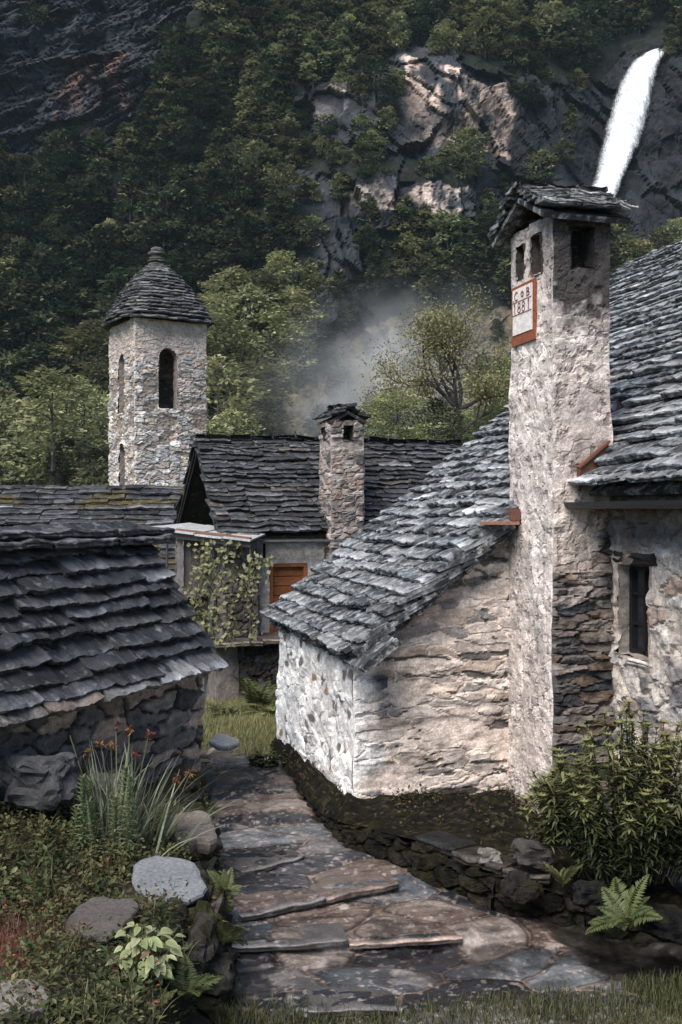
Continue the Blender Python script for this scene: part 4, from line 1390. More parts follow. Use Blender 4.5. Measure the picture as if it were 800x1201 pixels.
# batter: it narrows slightly to the top
me = chm.data
co_ = np.empty(len(me.vertices) * 3, np.float32); me.vertices.foreach_get('co', co_); co_ = co_.reshape(-1, 3)
cc = S3(1.5 + W1 / 2, -D1 / 2) - wl(hr)
k = 1 - .016 * np.clip((co_[:, 2:3] - 2.4), -3, 4)
co_[:, :2] = cc[:2] + (co_[:, :2] - cc[:2]) * k
me.vertices.foreach_set('co', co_.ravel()); me.update()
mb = MB()
cap(mb, S3(1.5 + W1 / 2, -D1 / 2, 0), U, -Wd_, W1 * .96, D1 * .93, ct - .045, .30, SL_MID + [(.2, .2, .2)], .034, .085, .165, .026)
mb.jitter(.009, 9)
mb.build('chimney_cap', M['slate_pale'], chm)
# date tablet on the left face
TB = Oc - Wd_ * .10 + Zv * (4.34 - Zb) - U * (-.004)
TBu = -Wd_
tw, thh = .50, .54
RED = (.24, .075, .036)
mb = MB()
mb.box(TB - Zv * .02, TBu * tw, -U * .022, Zv * thh, RED)
mb.jitter(.003, 18)
fr_o = mb.build('tablet_frame', M['paint'], chm)
mb = MB()
mb.box(TB + TBu * .04 + Zv * .075 - U * .022, TBu * (tw - .08), -U * .006, Zv * (thh - .125), (.72, .66, .61))
tab = mb.build('date_tablet', M['paint'], chm)
INK = (.20, .055, .03)
mb = MB()


def stroke(pts, w=.011, off=.029):
    for (x0, y0), (x1, y1) in zip(pts[:-1], pts[1:]):
        p0 = TB + TBu * x0 * 1.25 + Zv * y0 * .89 - U * off; p1 = TB + TBu * x1 * 1.25 + Zv * y1 * .89 - U * off
        d = p1 - p0; L = np.linalg.norm(d)
        if L < 1e-6: continue
        d /= L; nrm = np.cross(d, U)
        mb.box(p0 - d * w * .3 - nrm * w / 2, d * (L + w * .6), nrm * w, -U * .003, INK)


def arcp(cx, cy, rx, ry, a0, a1, n=9):
    return [(cx + rx * math.cos(math.radians(a)), cy + ry * math.sin(math.radians(a))) for a in np.linspace(a0, a1, n)]


yT, yM = .47, .345
stroke([(.04, .415), (.36, .415)], .006); stroke([(.04, .285), (.36, .285)], .006)
stroke(arcp(.105, .475, .032, .042, 60, 300))                       # C
stroke(arcp(.205, .475, .022, .026, 0, 360, 12), .008); stroke([(.205, .44), (.205, .51)], .007)   # ornament
stroke([(.285, .435), (.285, .517), (.315, .51), (.32, .49), (.29, .478), (.325, .466), (.325, .445), (.285, .435)])   # B
stroke([(.05, .435), (.058, .435)])
stroke([(.075, .30), (.075, .40), (.062, .385)])                    # 1
for cx_ in (.15, .225):                                             # 8 8
    stroke(arcp(cx_, .375, .02, .022, 0, 360, 11), .009); stroke(arcp(cx_, .325, .024, .026, 0, 360, 11), .009)
stroke([(.315, .30), (.315, .40), (.302, .385)])                    # 1
mb.build('lettering', M['paint'], tab)
mb = MB()
stroke([(.285, .625), (.315, .68), (.345, .625)], .012, .012)          # little red gable mark above
mb.build('painted_mark', M['paint'], chm)

# =================================================================== PATH AND GARDEN
LIPS = [((-.73, 7.92), (.42, 8.60), .065), ((-.74, 7.51), (.81, 7.75), .075), ((-.2, 6.72), (.35, 6.76), .05), ((-.81, 8.78), (-.34, 9.17), .03), ((-1.05, 10.0), (-.4, 10.25), .03)]


def lipdist(x, y, lp):
    (x0, y0), (x1, y1), h = lp
    dx, dy = x1 - x0, y1 - y0; L = math.hypot(dx, dy)
    a = ((x - x0) * dx + (y - y0) * dy) / L
    s = (-(x - x0) * dy + (y - y0) * dx) / L
    return s, a / L


def zpath(x, y):
    z = -.27 + np.zeros_like(x)
    for i, lp in enumerate(LIPS):
        s, a = lipdist(x, y, lp)
        s = s + .014 * fbm2(x * 2, y * 2, 2, 400 + i)
        fade = sm(1.5, 1.0, a) * sm(-.6, -.1, a)
        soft = 1.2 * (1 - fade)
        z = z + lp[2] * sm(-.012 - soft, .012 + soft, s)
    return z + .02 * fbm2(x * 1.3, y * 1.3, 3, 410)


PL = np.array([(6.0, -.70), (6.7, -.69), (7.5, -.76), (8.8, -.98), (10.1, -1.22), (11, -1.28), (12.8, -1.48), (15, -1.7)])
PRt = np.array([(6.0, 2.3), (6.97, 1.95), (8.02, 1.36), (9.04, .45), (9.5, .02), (10.5, -.24), (12.1, -.62), (15, -1.2)])
xl = lambda y: np.interp(y, PL[:, 0], PL[:, 1])
xr = lambda y: np.interp(y, PRt[:, 0], PRt[:, 1])
px_ = np.arange(-2.0, 2.9, .0105); py_ = np.concatenate([np.arange(5.6, 6.4, .04), np.arange(6.4, 10, .0105), np.arange(10, 13.3, .025)])
X, Y = np.meshgrid(px_, py_, indexing='ij')
Zp = zpath(X, Y)
rot = .33
ur, vr = X * math.cos(rot) + Y * math.sin(rot), -X * math.sin(rot) + Y * math.cos(rot)
a = ur / .66 + .24 * fbm2(ur * 1.2, vr * 1.2, 2, 420) + 30; b = vr / .37 + .24 * fbm2(ur * 1.2 + 7, vr * 1.2, 2, 421) + 30
f1, f2, r1, r2, r3, dx, dy = vor2(a, b, 422, .95)
ed = f2 - f1 + .016 * fbm2(X * 9, Y * 9, 3, 423)
e = sm(.02, .06, ed)
eh = sm(.0, .17, ed)
h = .020 * eh * (.3 + .7 * r1) + .020 * eh * (dx * (r2 - .5) + dy * (r3 - .5)) + .005 * fbm2(X * 9, Y * 9, 4, 424)
h += .010 * fbm2(ur * 2.2, vr * 6, 4, 425)
pal = np.array([(.05, .055, .061), (.125, .094, .079), (.07, .065, .063), (.175, .14, .12), (.011, .012, .015), (.098, .102, .108), (.108, .078, .064), (.032, .032, .035)])
pc = pal[np.minimum((r2 * 8).astype(int), 7)] * (.8 + .45 * r3)[..., None]
band = fbm2(ur * 2.5 + r1 * 20, vr * 18, 4, 426)
pc = pc * (1 + .35 * band)[..., None]
lt = sm(.18, .5, fbm2(X * 3.2, Y * 3.2, 5, 427))[..., None] * .5 * (r2 < .75)[..., None]
pc = pc * (1 - lt) + np.array([.24, .21, .19]) * lt
mort = np.array([.13, .09, .072]) * (1 + .4 * fbm2(X * 7, Y * 7, 4, 428))[..., None]
c = mort * (1 - e)[..., None] + pc * e[..., None]
crk = (np.exp(-((ed - .05 - .03 * fbm2(X * 4, Y * 4, 2, 429)) / .026) ** 2) * sm(-.9, -.2, fbm2(X * 2.6, Y * 2.6, 3, 435)))[..., None] * .85
c = c * (1 - crk) + np.array([.012, .011, .010]) * crk
# soft dirt towards both edges, and bare soil beyond
yy = py_[None, :]
outr = X - xr(Y) + .10 * fbm2(X * 3, Y * 3, 3, 430)
outl = xl(Y) - X + .06 * fbm2(X * 3, Y * 3, 3, 431)
so_ = np.maximum(sm(-.08, .10, outr), sm(-.05, .08, outl))[..., None]
c = c * (1 - so_) + np.array([.016, .014, .011]) * (1 + .4 * fbm2(X * 8, Y * 8, 3, 432))[..., None] * so_
h = h * (1 - .7 * so_[..., 0]) + so_[..., 0] * .05 * fbm2(X * 2.5, Y * 2.5, 4, 433) - .03 * so_[..., 0]
spk = sm(.42, .6, fbm2(X * 26, Y * 26, 3, 436))[..., None] * .6 * (1 - so_)
c = c * (1 - spk) + np.array([.30, .25, .22]) * spk
wet = sm(.1, .4, fbm2(X * 1.4, Y * 2.4, 5, 434))[..., None] * .6
c = c * (1 - wet)
mb = MB()
mb.grid(np.stack([X, Y, Zp + h], -1), c)
# raised lips of the steps: thin worn slabs
for (p0, p1, hh), n_ in zip(LIPS[:4], (2, 2, 1, 1)):
    p0, p1 = np.array(p0), np.array(p1)
    L = np.linalg.norm(p1 - p0)
    ee = np.array([*(p1 - p0) / L, 0]); gg = np.array([-ee[1], ee[0], 0])
    s0 = 0
    for k in range(n_):
        w = L / n_ * R.uniform(.95, 1.05)
        q = p0 + ee[:2] * (s0 + w / 2) + gg[:2] * .06
        zt_ = float(zpath(np.array([q[0]]), np.array([q[1]]))[0])
        slab(mb, np.array([p0[0], p0[1], 0]) + ee * s0 - gg * .05 + Zv * (zt_ - .036), ee, gg, Zv, w - .006, .34, .044, pal[[2, 1, 6, 3][k % 4]] * .9, .025, .012, lift=.004)
        s0 += w
mb.build('path', M['flag'], smooth=True)['kind'] = 'structure'

# raised dark ledge at the foot of the house
ledge = root('stone_ledge', S3(.7, -.7, -.2), 'dark mossy stone ledge along the foot of the whitewashed house', 'ledge')
EDGE = [np.array(q) for q in ((-.93, 13.4), (-.19, 10.3), (.02, 9.55), (.58, 8.90), (1.14, 8.22), (1.75, 7.95), (2.6, 7.65))]
mb = MB()
lst = rubble(.30, .13, .06, [(.013, .012, .010), (.018, .015, .012), (.010, .009, .008), (.034, .027, .022)], (.009, .008, .006), 440, edge=(.02, .2))
tops = [-.06, .0, .12, .17, .12, .0, -.06]
inn = [.14, .20, .25, .22, .22, .14, .05]
for i in range(len(EDGE) - 1):
    p, q = EDGE[i], EDGE[i + 1]
    L = np.linalg.norm(q - p); d = np.array([*(q - p) / L, 0])
    nrm = np.array([d[1], -d[0], 0]); nrm = -nrm if nrm[0] > 0 and i < 2 else nrm
    if nrm[1] > 0: nrm = -nrm
    hh = lambda u, i=i, L=L: tops[i] + (tops[i + 1] - tops[i]) * u / L + .5
    wall_face(mb, np.array([p[0], p[1], -.5]), d, L, .8, nrm, lst, .016, keep=lambda u, v, i=i, L=L: v < tops[i] + (tops[i + 1] - tops[i]) * u / L + .5, wob=.03, taper=0)
# top: from the edge to the wall
inner = [S3(-.02, 3.4)[:2], S3(-.02, .5)[:2], S3(-.02, -.02)[:2], S3(.75, .02)[:2], S3(1.48, -.02)[:2], S3(1.5, -.95)[:2], S3(2.1, -.95)[:2]]
def rs(poly, tops_, n):
    poly = np.array(poly); s = np.concatenate([[0], np.cumsum(np.linalg.norm(np.diff(poly, axis=0), axis=1))])
    return poly, s
par = np.linspace(0, len(EDGE) - 1, 150)
eo = np.stack([np.interp(par, np.arange(len(EDGE)), np.array(EDGE)[:, k]) for k in range(2)], -1)
ei = np.stack([np.interp(par, np.arange(len(inner)), np.array(inner)[:, k]) for k in range(2)], -1)
et = np.interp(par, np.arange(len(tops)), tops)
G = np.zeros((150, 60, 3))
for j in range(60):
    f = j / 59
    G[:, j, :2] = eo * (1 - f) + ei * f
    G[:, j, 2] = et + (np.interp(par, np.arange(len(inn)), inn) - et) * f
nz = fbm(np.concatenate([G[..., :2], np.zeros((150, 60, 1))], -1) * 5, 5, 445)
G[..., 2] += .035 * nz * np.minimum(1, np.arange(60) / 4)
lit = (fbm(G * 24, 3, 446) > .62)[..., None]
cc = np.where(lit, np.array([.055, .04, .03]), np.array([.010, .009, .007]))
G[:, 0, 2] += .0
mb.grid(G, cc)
# flat stones on the outer rim of the ledge
for (s0, w, tn) in ((3.05, .42, (.022, .022, .023)), (3.5, .5, (.035, .031, .028)), (4.02, .4, (.05, .043, .038))):
    i = int(s0); f = s0 - i
    p = EDGE[i] * (1 - f) + EDGE[i + 1] * f
    d = EDGE[i + 1] - EDGE[i]; d = d / np.linalg.norm(d); d = np.array([d[0], d[1], 0]); g = np.array([-d[1], d[0], 0])
    zt_ = np.interp(s0, np.arange(len(tops)), tops)
    slab(mb, np.array([p[0], p[1], zt_ - .03]) - g * .03, d, g, Zv, w, .28, .07, tn, .03, .02, lift=0)
mb.build('ledge_stone', M['moss'], ledge)

LEDGE_PTS = G[2:, 3:].reshape(-1, 3)
# garden bed
gx_ = np.arange(-4.6, -.4, .04); gy_ = np.arange(4.2, 11.6, .04)
X, Y = np.meshgrid(gx_, gy_, indexing='ij')


def zbed(x, y):
    z = .26 + .1 * sm(9, 10.8, y) + .10 * np.exp(-((x + 1.9) / .7) ** 2 - ((y - 7.2) / 1.3) ** 2)
    z = z + .36 * sm(6.9, 8.3, y) * sm(-1.62, -2.25, x)
    z = z + .04 * fbm2(x * 1.5, y * 1.5, 3, 450)
    d = (xl(np.maximum(y, 6)) - .12) - x + .05 * fbm2(x * 2.5, y * 2.5, 3, 452)
    near = np.maximum(sm(6.25, 6.75, y + .15 * fbm2(x * 1.4, y, 2, 453) - .25 * (x + 1.2)), sm(-.80, -1.05, x))
    z = -.23 + (z + .23) * (near * sm(-.02, .18, d) + (1 - near) * sm(.0, .9, d + .2))
    return np.where(d < -.06, -.45, z)


Zb_ = zbed(X, Y) + .02 * fbm2(X * 6, Y * 6, 3, 451)
mb = MB()
cb = np.array([.035, .028, .02]) * (1 + .5 * fbm2(X * 3, Y * 3, 4, 454))[..., None]
rd_ = np.exp(-((X + 2.0) / .3) ** 2 - ((Y - 6.25) / .36) ** 2)[..., None]
cb = cb * (1 - .8 * rd_) + np.array([.11, .042, .026]) * .8 * rd_
mb.grid(np.stack([X, Y, Zb_], -1), cb)
mb.build('garden_soil', M['soil'], smooth=True)['kind'] = 'structure'


def zb1(x, y):
    return float(zbed(np.array([x]), np.array([y]))[0])


def boulder(mb, c, r, col, seed, sub=3, amp=.35, flat=1.0):
    import bmesh
    bm2 = bmesh.new(); bmesh.ops.create_icosphere(bm2, subdivisions=sub, radius=1)
    v = np.array([q.co[:] for q in bm2.verts]); f = np.array([[q.index for q in ff.verts] for ff in bm2.faces]); bm2.free()
    v = np.sign(v) * abs(v) ** .6
    v = v * (1 + amp * fbm(v * 1.1 + seed, 4, seed)[:, None])
    v = v * np.asarray(r)
    mb.add(v + np.asarray(c), f, np.array(col) * (1 + .35 * fbm(v * 6 + seed, 3, seed + 1))[:, None])


# retaining stones between bed and path
rw = root('garden_wall', (-.95, 8.4, -.2), 'low mossy dry stone edge holding the garden above the path', 'retaining wall')
mb = MB()
y = 6.75
while y < 11.0:
    for lay_ in range(3):
        zz = -.20 + lay_ * .17 + R.uniform(-.02, .03)
        L = R.uniform(.13, .24)
        x = float(xl(y)) - .09 - lay_ * .035 + R.normal(0, .02)
        tn = np.array([(.07, .065, .06), (.11, .095, .085), (.05, .05, .05), (.15, .125, .11), (.06, .06, .03)][R.integers(5)])
        boulder(mb, (x, y + R.uniform(-.05, .05), zz), (R.uniform(.08, .13), L, R.uniform(.07, .10)), tn * .55, int(R.integers(999)), 3, .5)
    y += R.uniform(.24, .34)
mb.jitter(.02, 7); mb.jitter(.012, 18, 8)
mb.build('edge_stone', M['moss'], rw)
# loose big rocks
def rock(c, r, col, label, seed, mat='stone', rz=0., amp=.3, sub=4, tilt=(0, 0)):
    mb = MB(); boulder(mb, (0, 0, 0), r, col, seed, sub, amp); mb.jitter(.15 * min(r), 3.0 / max(r)); 
    o = mb.build('rock', M[mat]); o.location = [float(q) for q in c]; o.rotation_euler = (tilt[0], tilt[1], rz)
    return tag(o, label, 'rock')


def flatrock(px, py, d, w, l, t, col, label, rz, tilt):
    mb = MB()
    n = 40; a = np.arange(n) * 2 * PI / n
    rr = np.array([1 / (abs(math.cos(q)) ** 3.4 + abs(math.sin(q)) ** 3.4) ** (1 / 3.4) for q in a]) * (1 + .16 * fbm2(np.cos(a) * 1.6, np.sin(a) * 1.6, 3, int(px))) + R.normal(0, .018, n)
    rad_ = [0.02, .35, .65, .88, .98, 1.02, .99, .9, .1]
    zz = [1, 1, 1, 1, .93, .7, .35, 0, 0]
    G = np.array([[(rr[i] * r * math.cos(a[i]) * w / 2, rr[i] * r * math.sin(a[i]) * l / 2, z * t) for r, z in zip(rad_, zz)] for i in range(n)])
    mb.grid(G, col, closed=True)
    mb.jitter(.006, 5, o=4)
    o = mb.build('flat_rock', M['smooth_rock']); p = pix(px, py, d)
    p[2] = max(p[2], zb1(p[0], p[1]) + .01) if p[1] < 8 else p[2]
    o.location = [float(q) for q in p]; o.rotation_euler = (tilt[0], tilt[1], rz)
    return tag(o, label, 'rock')


flatrock(199, 1040, 7.42, .44, .52, .07, (.15, .158, .165), 'smooth pale grey flat rock on the garden edge above the path', .35, (.26, .05))
flatrock(118, 1110, 6.6, .36, .42, .06, (.075, .066, .06), 'dull brown grey flat rock half hidden in the low plants', -.2, (.18, .0))
flatrock(22, 1182, 5.6, .3, .26, .08, (.2, .18, .165), 'small weathered rock in the bottom corner of the garden', .1, (.15, 0))
flatrock(225, 985, 8.55, .34, .62, .12, (.15, .125, .11), 'brown flat rock capping the garden edge behind the smooth pale rock', .25, (.1, .0))
flatrock(262, 874, 12.0, .27, .30, .07, (.27, .27, .27), 'wedge shaped grey rock at the corner of the slate hut where the path turns', -.4, (.1, .22))
rock(pix(46, 912, 7.95), (.22, .16, .15), (.05, .05, .052), 'large rounded dark grey boulder against the slate hut wall', 501)
rock(pix(118, 930, 8.75), (.2, .15, .14), (.10, .09, .08), 'low brown boulder under the slate hut wall behind the iris', 502)
rock(pix(625, 1000, 8.15), (.14, .12, .09), (.045, .04, .036), 'rounded stone at the ledge end beside the leafy shrub', 503)
rock(pix(575, 1003, 8.35), (.09, .07, .05), (.2, .18, .16), 'small whitish stone lying on the dark ledge', 505)
rock(pix(690, 1048, 7.6), (.11, .09, .07), (.014, .014, .015), 'dark stone in the shade left of the lone fern', 504, 'moss')  # near-black colour holds the shade under the shrub
rock(pix(790, 1085, 7.2), (.18, .14, .08), (.012, .012, .013), 'stone coloured near black for the shade right of the lone fern', 506, 'moss')  # shade of this corner is set in the stone colour
rock(pix(608, 1040, 7.95), (.13, .11, .08), (.025, .022, .02), 'grey brown stone where the dark ledge meets the path', 507, 'moss')


# =================================================================== PLANTS
def blades(mb, base, dirs, L, W, bend, col, segs=4, m=0, tipw=.08):
    n = len(base)
    L = np.broadcast_to(L, (n,)); W = np.broadcast_to(W, (n,)); bend = np.broadcast_to(bend, (n,))
    h = dirs.copy(); h[:, 2] = 0; h /= np.linalg.norm(h, axis=1, keepdims=True) + 1e-6
    s = np.stack([-h[:, 1], h[:, 0], np.zeros(n)], -1)
    P = base.copy(); rows = []
    ang0 = np.arctan2(np.hypot(dirs[:, 0], dirs[:, 1]), dirs[:, 2])
    for k in range(segs + 1):
        t = k / segs
        w = W * (1 - t ** 2.2 * (1 - tipw)) * (.75 + .25 * min(1, t * 4))
        rows.append(np.stack([P - s * w[:, None] / 2, P + s * w[:, None] / 2], 1))
        ang = ang0 + bend * t
        P = P + (h * np.sin(ang)[:, None] + Zv * np.cos(ang)[:, None]) * (L / segs)[:, None]
    V = np.stack(rows, 1)          # n, segs+1, 2, 3
    i0 = (np.arange(n) * (segs + 1) * 2)[:, None]
    k = np.arange(segs)[None] * 2
    f = np.stack([i0 + k, i0 + k + 1, i0 + k + 3, i0 + k + 2], -1).reshape(-1, 4)
    mb.add(V.reshape(-1, 3), f, np.repeat(np.broadcast_to(col, (n, 3)), (segs + 1) * 2, 0), m)


def tilt_dirs(n, spread):
    a = R.uniform(0, 2 * PI, n); t = abs(R.normal(0, spread, n))
    return np.stack([np.cos(a) * np.sin(t), np.sin(a) * np.sin(t), np.cos(t)], -1)


def rcol(n, a, b, v=.25):
    t = R.uniform(0, 1, (n, 1))
    return (np.array(a) * (1 - t) + np.array(b) * t) * R.uniform(1 - v, 1 + v, (n, 1))


def fern_mesh(nf=11, L=.5, col=((.08, .095, .035), (.16, .165, .065)), arch=1.2, start=.35):
    mb = MB()
    for k in range(nf):
        a = k * 2 * PI / nf + R.normal(0, .25); l = L * R.uniform(.7, 1.15)
        h = np.array([math.cos(a), math.sin(a), 0]); s = np.array([-h[1], h[0], 0])
        P = np.zeros(3); pts_, tg = [], []
        ang = start + R.normal(0, .12); n = 22
        for i in range(n + 1):
            d = h * math.sin(ang) + Zv * math.cos(ang)
            pts_.append(P.copy()); tg.append(d)
            P = P + d * l / n; ang += arch * R.uniform(.8, 1.2) / n
        pts_, tg = np.array(pts_), np.array(tg)
        mb.tube(pts_, np.linspace(.0035, .001, n + 1), 4, (.09, .08, .035))
        cf = np.array(col[0]) * R.uniform(.8, 1.2) + (np.array(col[1]) - np.array(col[0])) * R.uniform(0, 1)
        i = np.arange(3, n + 1)
        t = i / n
        pl_ = l * .25 * np.sin(np.clip((1 - t) * 1.25 + .08, 0, 1) * PI / 2 * 1.15) * (.4 + .6 * sm(0, .3, t))
        for sg in (-1, 1):
            d = s * sg + tg[i] * .45 + R.normal(0, .07, (len(i), 3)) - Zv * .15
            nn = np.cross(tg[i], s * sg) * sg + R.normal(0, .12, (len(i), 3))
            quads(mb, pts_[i], d, nn, pl_, l / n * 1.0, cf * R.uniform(.8, 1.2, (len(i), 1)))
            # small side lobes give the feathered edge
            for q in (.3, .5, .7):
                pb_ = pts_[i] + d / np.linalg.norm(d, axis=1, keepdims=True) * (pl_ * q)[:, None]
                for s2 in (-1, 1):
                    quads(mb, pb_, d * .6 + tg[i] * s2 * .9, nn, pl_ * .26 * (1.15 - q), l / n * .5, cf * R.uniform(.75, 1.2, (len(i), 1)))
    return mb.mesh('fern', [M['leaf']])


FERNS = [fern_mesh(), fern_mesh(9, .5, ((.07, .085, .032), (.13, .135, .055)), 1.0, .25), fern_mesh(12, .5, ((.10, .11, .045), (.2, .2, .085)), 1.5, .5)]


def fern(p, s, k, label, tilt=(0, 0), group=None):
    o = bpy.data.objects.new('fern', FERNS[k]); COL.objects.link(o)
    o.location = [float(q) for q in p]; o.scale = (s, s, s); o.rotation_euler = (tilt[0], tilt[1], R.uniform(0, 6))
    return tag(o, label, 'fern', group)


fern(pix(218, 1172, 6.2), .5, 0, 'feathery green fern beside the broad pale leaved plant', (.1, .15))
fern(pix(262, 1108, 6.95), .5, 2, 'yellow green fern growing out of the garden edge over the path', (.05, .55))
fern(pix(262, 1050, 7.5), .40, 1, 'small fern sprouting from the mossy edge stones next to the smooth pale rock', (.05, .5))
fern(pix(178, 1196, 5.9), .36, 1, 'low drooping fern in front of the broad pale leaved plant', (.2, 0))
fern(pix(738, 1086, 7.2), .66, 0, 'lone bright fern in the dark soil under the leafy shrub', (.55, 0))
fern(pix(660, 1040, 7.9), .45, 1, 'dim fern in deep shade at the left foot of the leafy shrub')
fern(pix(268, 848, 15.0), 1.0, 0, 'fern in front of the plaster pillar under the balcony')
fern(pix(302, 838, 15.3), 1.3, 1, 'large fern against the dark plinth under the brown door')
fern(pix(316, 842, 15.0), .9, 2, 'fern tucked between dark plinth and whitewashed wall')


# iris clump
ic = root('iris_clump', pix(140, 985, 8.25), 'iris clump with sword shaped grey green leaves and withered orange flowers', 'plant')
ib = pix(140, 988, 8.25)
mb = MB(); n = 210
bs = ib + np.stack([R.normal(0, .20, n), R.normal(0, .16, n), R.uniform(-.1, .02, n)], -1)
d = tilt_dirs(n, .32); d[:, 0] += (bs[:, 0] - ib[0]) * 1.3 + .08; d /= np.linalg.norm(d, axis=1, keepdims=True)
blades(mb, bs, d, R.uniform(.4, .82, n), R.uniform(.014, .026, n), abs(R.normal(.35, .5, n)), rcol(n, (.10, .13, .085), (.22, .26, .19)), 6)
mb.build('leaves', M['leaf'], ic)
for k, (a_, b_, dd) in enumerate(((82, 862, 8.3), (136, 850, 8.25), (152, 855, 8.3), (174, 862, 8.2), (208, 912, 8.1), (222, 905, 8.0), (130, 872, 8.1), (118, 872, 8.2), (102, 880, 8.15), (160, 885, 8.0))):
    tp = pix(a_, b_, dd); st = ib + np.array([(tp[0] - ib[0]) * .45, R.normal(0, .08), -.05])
    mb = MB()
    mid = st * .45 + tp * .55 + np.array([(st[0] - tp[0]) * .12, 0, .03])
    mb.tube([st, mid, tp], [.006, .005, .004], 5, (.17, .18, .10))
    stem_ = mb.build('stalk', M['leaf'], ic)
    if k:
        mb = MB(); n = 16
        quads(mb, tp + R.normal(0, .011, (n, 3)), rdir(n) + np.array([0, 0, -.25]), rdir(n), R.uniform(.03, .055, n), R.uniform(.014, .024, n), rcol(n, (.13, .055, .03), (.25, .12, .07)), fold=.3)
        mb.build('withered_flower', M['leaf'], stem_)


# lily stems with whorled leaves
def lily_mesh(h):
    mb = MB()
    mb.tube([(0, 0, -.05), (.01, .005, h * .5), (0, .015, h)], [.007, .006, .004], 5, (.10, .115, .05))
    n = int(h * 210)
    z = np.linspace(.04, h, n); a = np.arange(n) * 2.4
    top = z / h
    d = np.stack([np.cos(a), np.sin(a), .35 + .9 * top ** 3 + R.normal(0, .12, n)], -1)
    blades(mb, np.stack([0 * z, .007 * z, z], -1), d, (.10 - .045 * top) * R.uniform(.8, 1.2, n), .017, R.uniform(.3, 1.0, n), rcol(n, (.075, .10, .045), (.2, .23, .12)), 3)
    return mb.mesh('lily_stem', [M['leaf']])


LIL = [lily_mesh(.5), lily_mesh(.42), lily_mesh(.56)]
for k, (a_, b_, dd) in enumerate(((72, 1005, 7.9), (88, 1010, 7.8), (98, 1000, 7.75), (118, 1012, 7.7), (134, 1005, 7.75), (148, 1008, 7.7), (64, 985, 8.2), (108, 990, 8.05), (82, 990, 8.1), (142, 990, 8.0))):
    o = bpy.data.objects.new('lily_stem', LIL[k % 3]); COL.objects.link(o)
    p = pix(a_, b_, dd); o.location = [float(q) for q in p]; o.rotation_euler = (R.normal(0, .08), R.normal(0, .08), R.uniform(0, 6)); s_ = R.uniform(.85, 1.15); o.scale = (s_, s_, s_)
    tag(o, 'upright leafy lily stem with whorled narrow leaves in front of the iris clump', 'plant', 'leafy lily stems in the garden')

# broad pale leaved plant
bp_ = root('variegated_plant', pix(168, 1150, 6.05), 'plant with broad pale yellow green leaves beside the flat brown rock', 'plant')
mb = MB(); mb2 = MB()
ctr_ = pix(166, 1150, 6.1)
for k in range(110):
    a_ = R.uniform(0, 2 * PI); rr = R.uniform(.02, .19); hgt = R.uniform(.06, .34) * (1 - .35 * rr / .19)
    p = ctr_ + np.array([math.cos(a_) * rr * 1.05, math.sin(a_) * rr, hgt])
    s_ = ctr_ + np.array([math.cos(a_) * rr * .3, math.sin(a_) * rr * .3, -.04])
    mb2.tube([s_, (s_ + p) / 2 + np.array([0, 0, .03]), p], .0025, 4, (.13, .13, .06))
    d = np.array([math.cos(a_) + R.normal(0, .35), math.sin(a_) + R.normal(0, .35) - .25, R.uniform(-.55, .25)]); d /= np.linalg.norm(d)
    nn = np.array([R.normal(0, .3), R.normal(0, .3) - .25, 1.]); sd_ = np.cross(d, nn); sd_ /= np.linalg.norm(sd_); nn = np.cross(sd_, d)
    l = R.uniform(.055, .105); w = l * R.uniform(.5, .66)
    t = np.linspace(0, 1, 7); prof = np.sin(t ** .75 * PI) ** .8 * w / 2; prof[0] = .002; prof[-1] = .001
    cen_ = p + d * (t * l)[:, None] - nn * (t ** 2 * l * .25)[:, None]
    G = np.stack([cen_ - sd_ * prof[:, None] + nn * prof[:, None] * .3, cen_, cen_ + sd_ * prof[:, None] + nn * prof[:, None] * .3], 1)
    c0 = rcol(1, (.22, .25, .11), (.42, .42, .24), .15)[0]
    cg = np.broadcast_to(c0, G.shape).copy(); cg[:, 1] *= .72
    mb.grid(G, cg)
mb.build('leaves', M['leaf'], bp_, smooth=True)
mb2.build('stalks', M['leaf'], bp_)

# ground cover with orange flowers
mb = MB(); n = 30000
gx0 = R.uniform(-3.4, -.72, n); gy0 = R.uniform(4.7, 9.3, n)
dens = fbm2(gx0 * 1.6, gy0 * 1.6, 3, 520)
bare = np.exp(-((gx0 + 2.02) / .26) ** 2 - ((gy0 - 6.25) / .32) ** 2)
zz = zbed(gx0, gy0)
k = (np.hypot((gx0 + 1.15) / .27, (gy0 - 7.40) / .36) > 1) & (np.hypot((gx0 + 1.43) / .22, (gy0 - 6.6) / .26) > 1) & (dens > -1.3 + 1.4 * bare) & (zz > -.12) & (R.uniform(0, 1, n) > bare * 1.1)
gx0, gy0, zz = gx0[k], gy0[k], zz[k]; n = len(gx0)
hgt = abs(R.normal(.03, .05, n)) * (1 + fbm2(gx0 * 2, gy0 * 2, 2, 521))
d = rdir(n); d[:, 2] = abs(d[:, 2]) * .5
pale = sm(.0, .5, fbm2(gx0 * 1.8 + 4, gy0 * 1.8, 3, 522))[:, None] * .8
col = rcol(n, (.035, .045, .018), (.075, .085, .034)) * (1 - pale) + rcol(n, (.11, .115, .048), (.22, .2, .09)) * pale
quads(mb, np.stack([gx0, gy0, zz + hgt], -1), d, np.array([0, 0, 1.]) + R.normal(0, .4, (n, 3)), R.uniform(.02, .045, n), R.uniform(.014, .028, n), col, fold=.15)
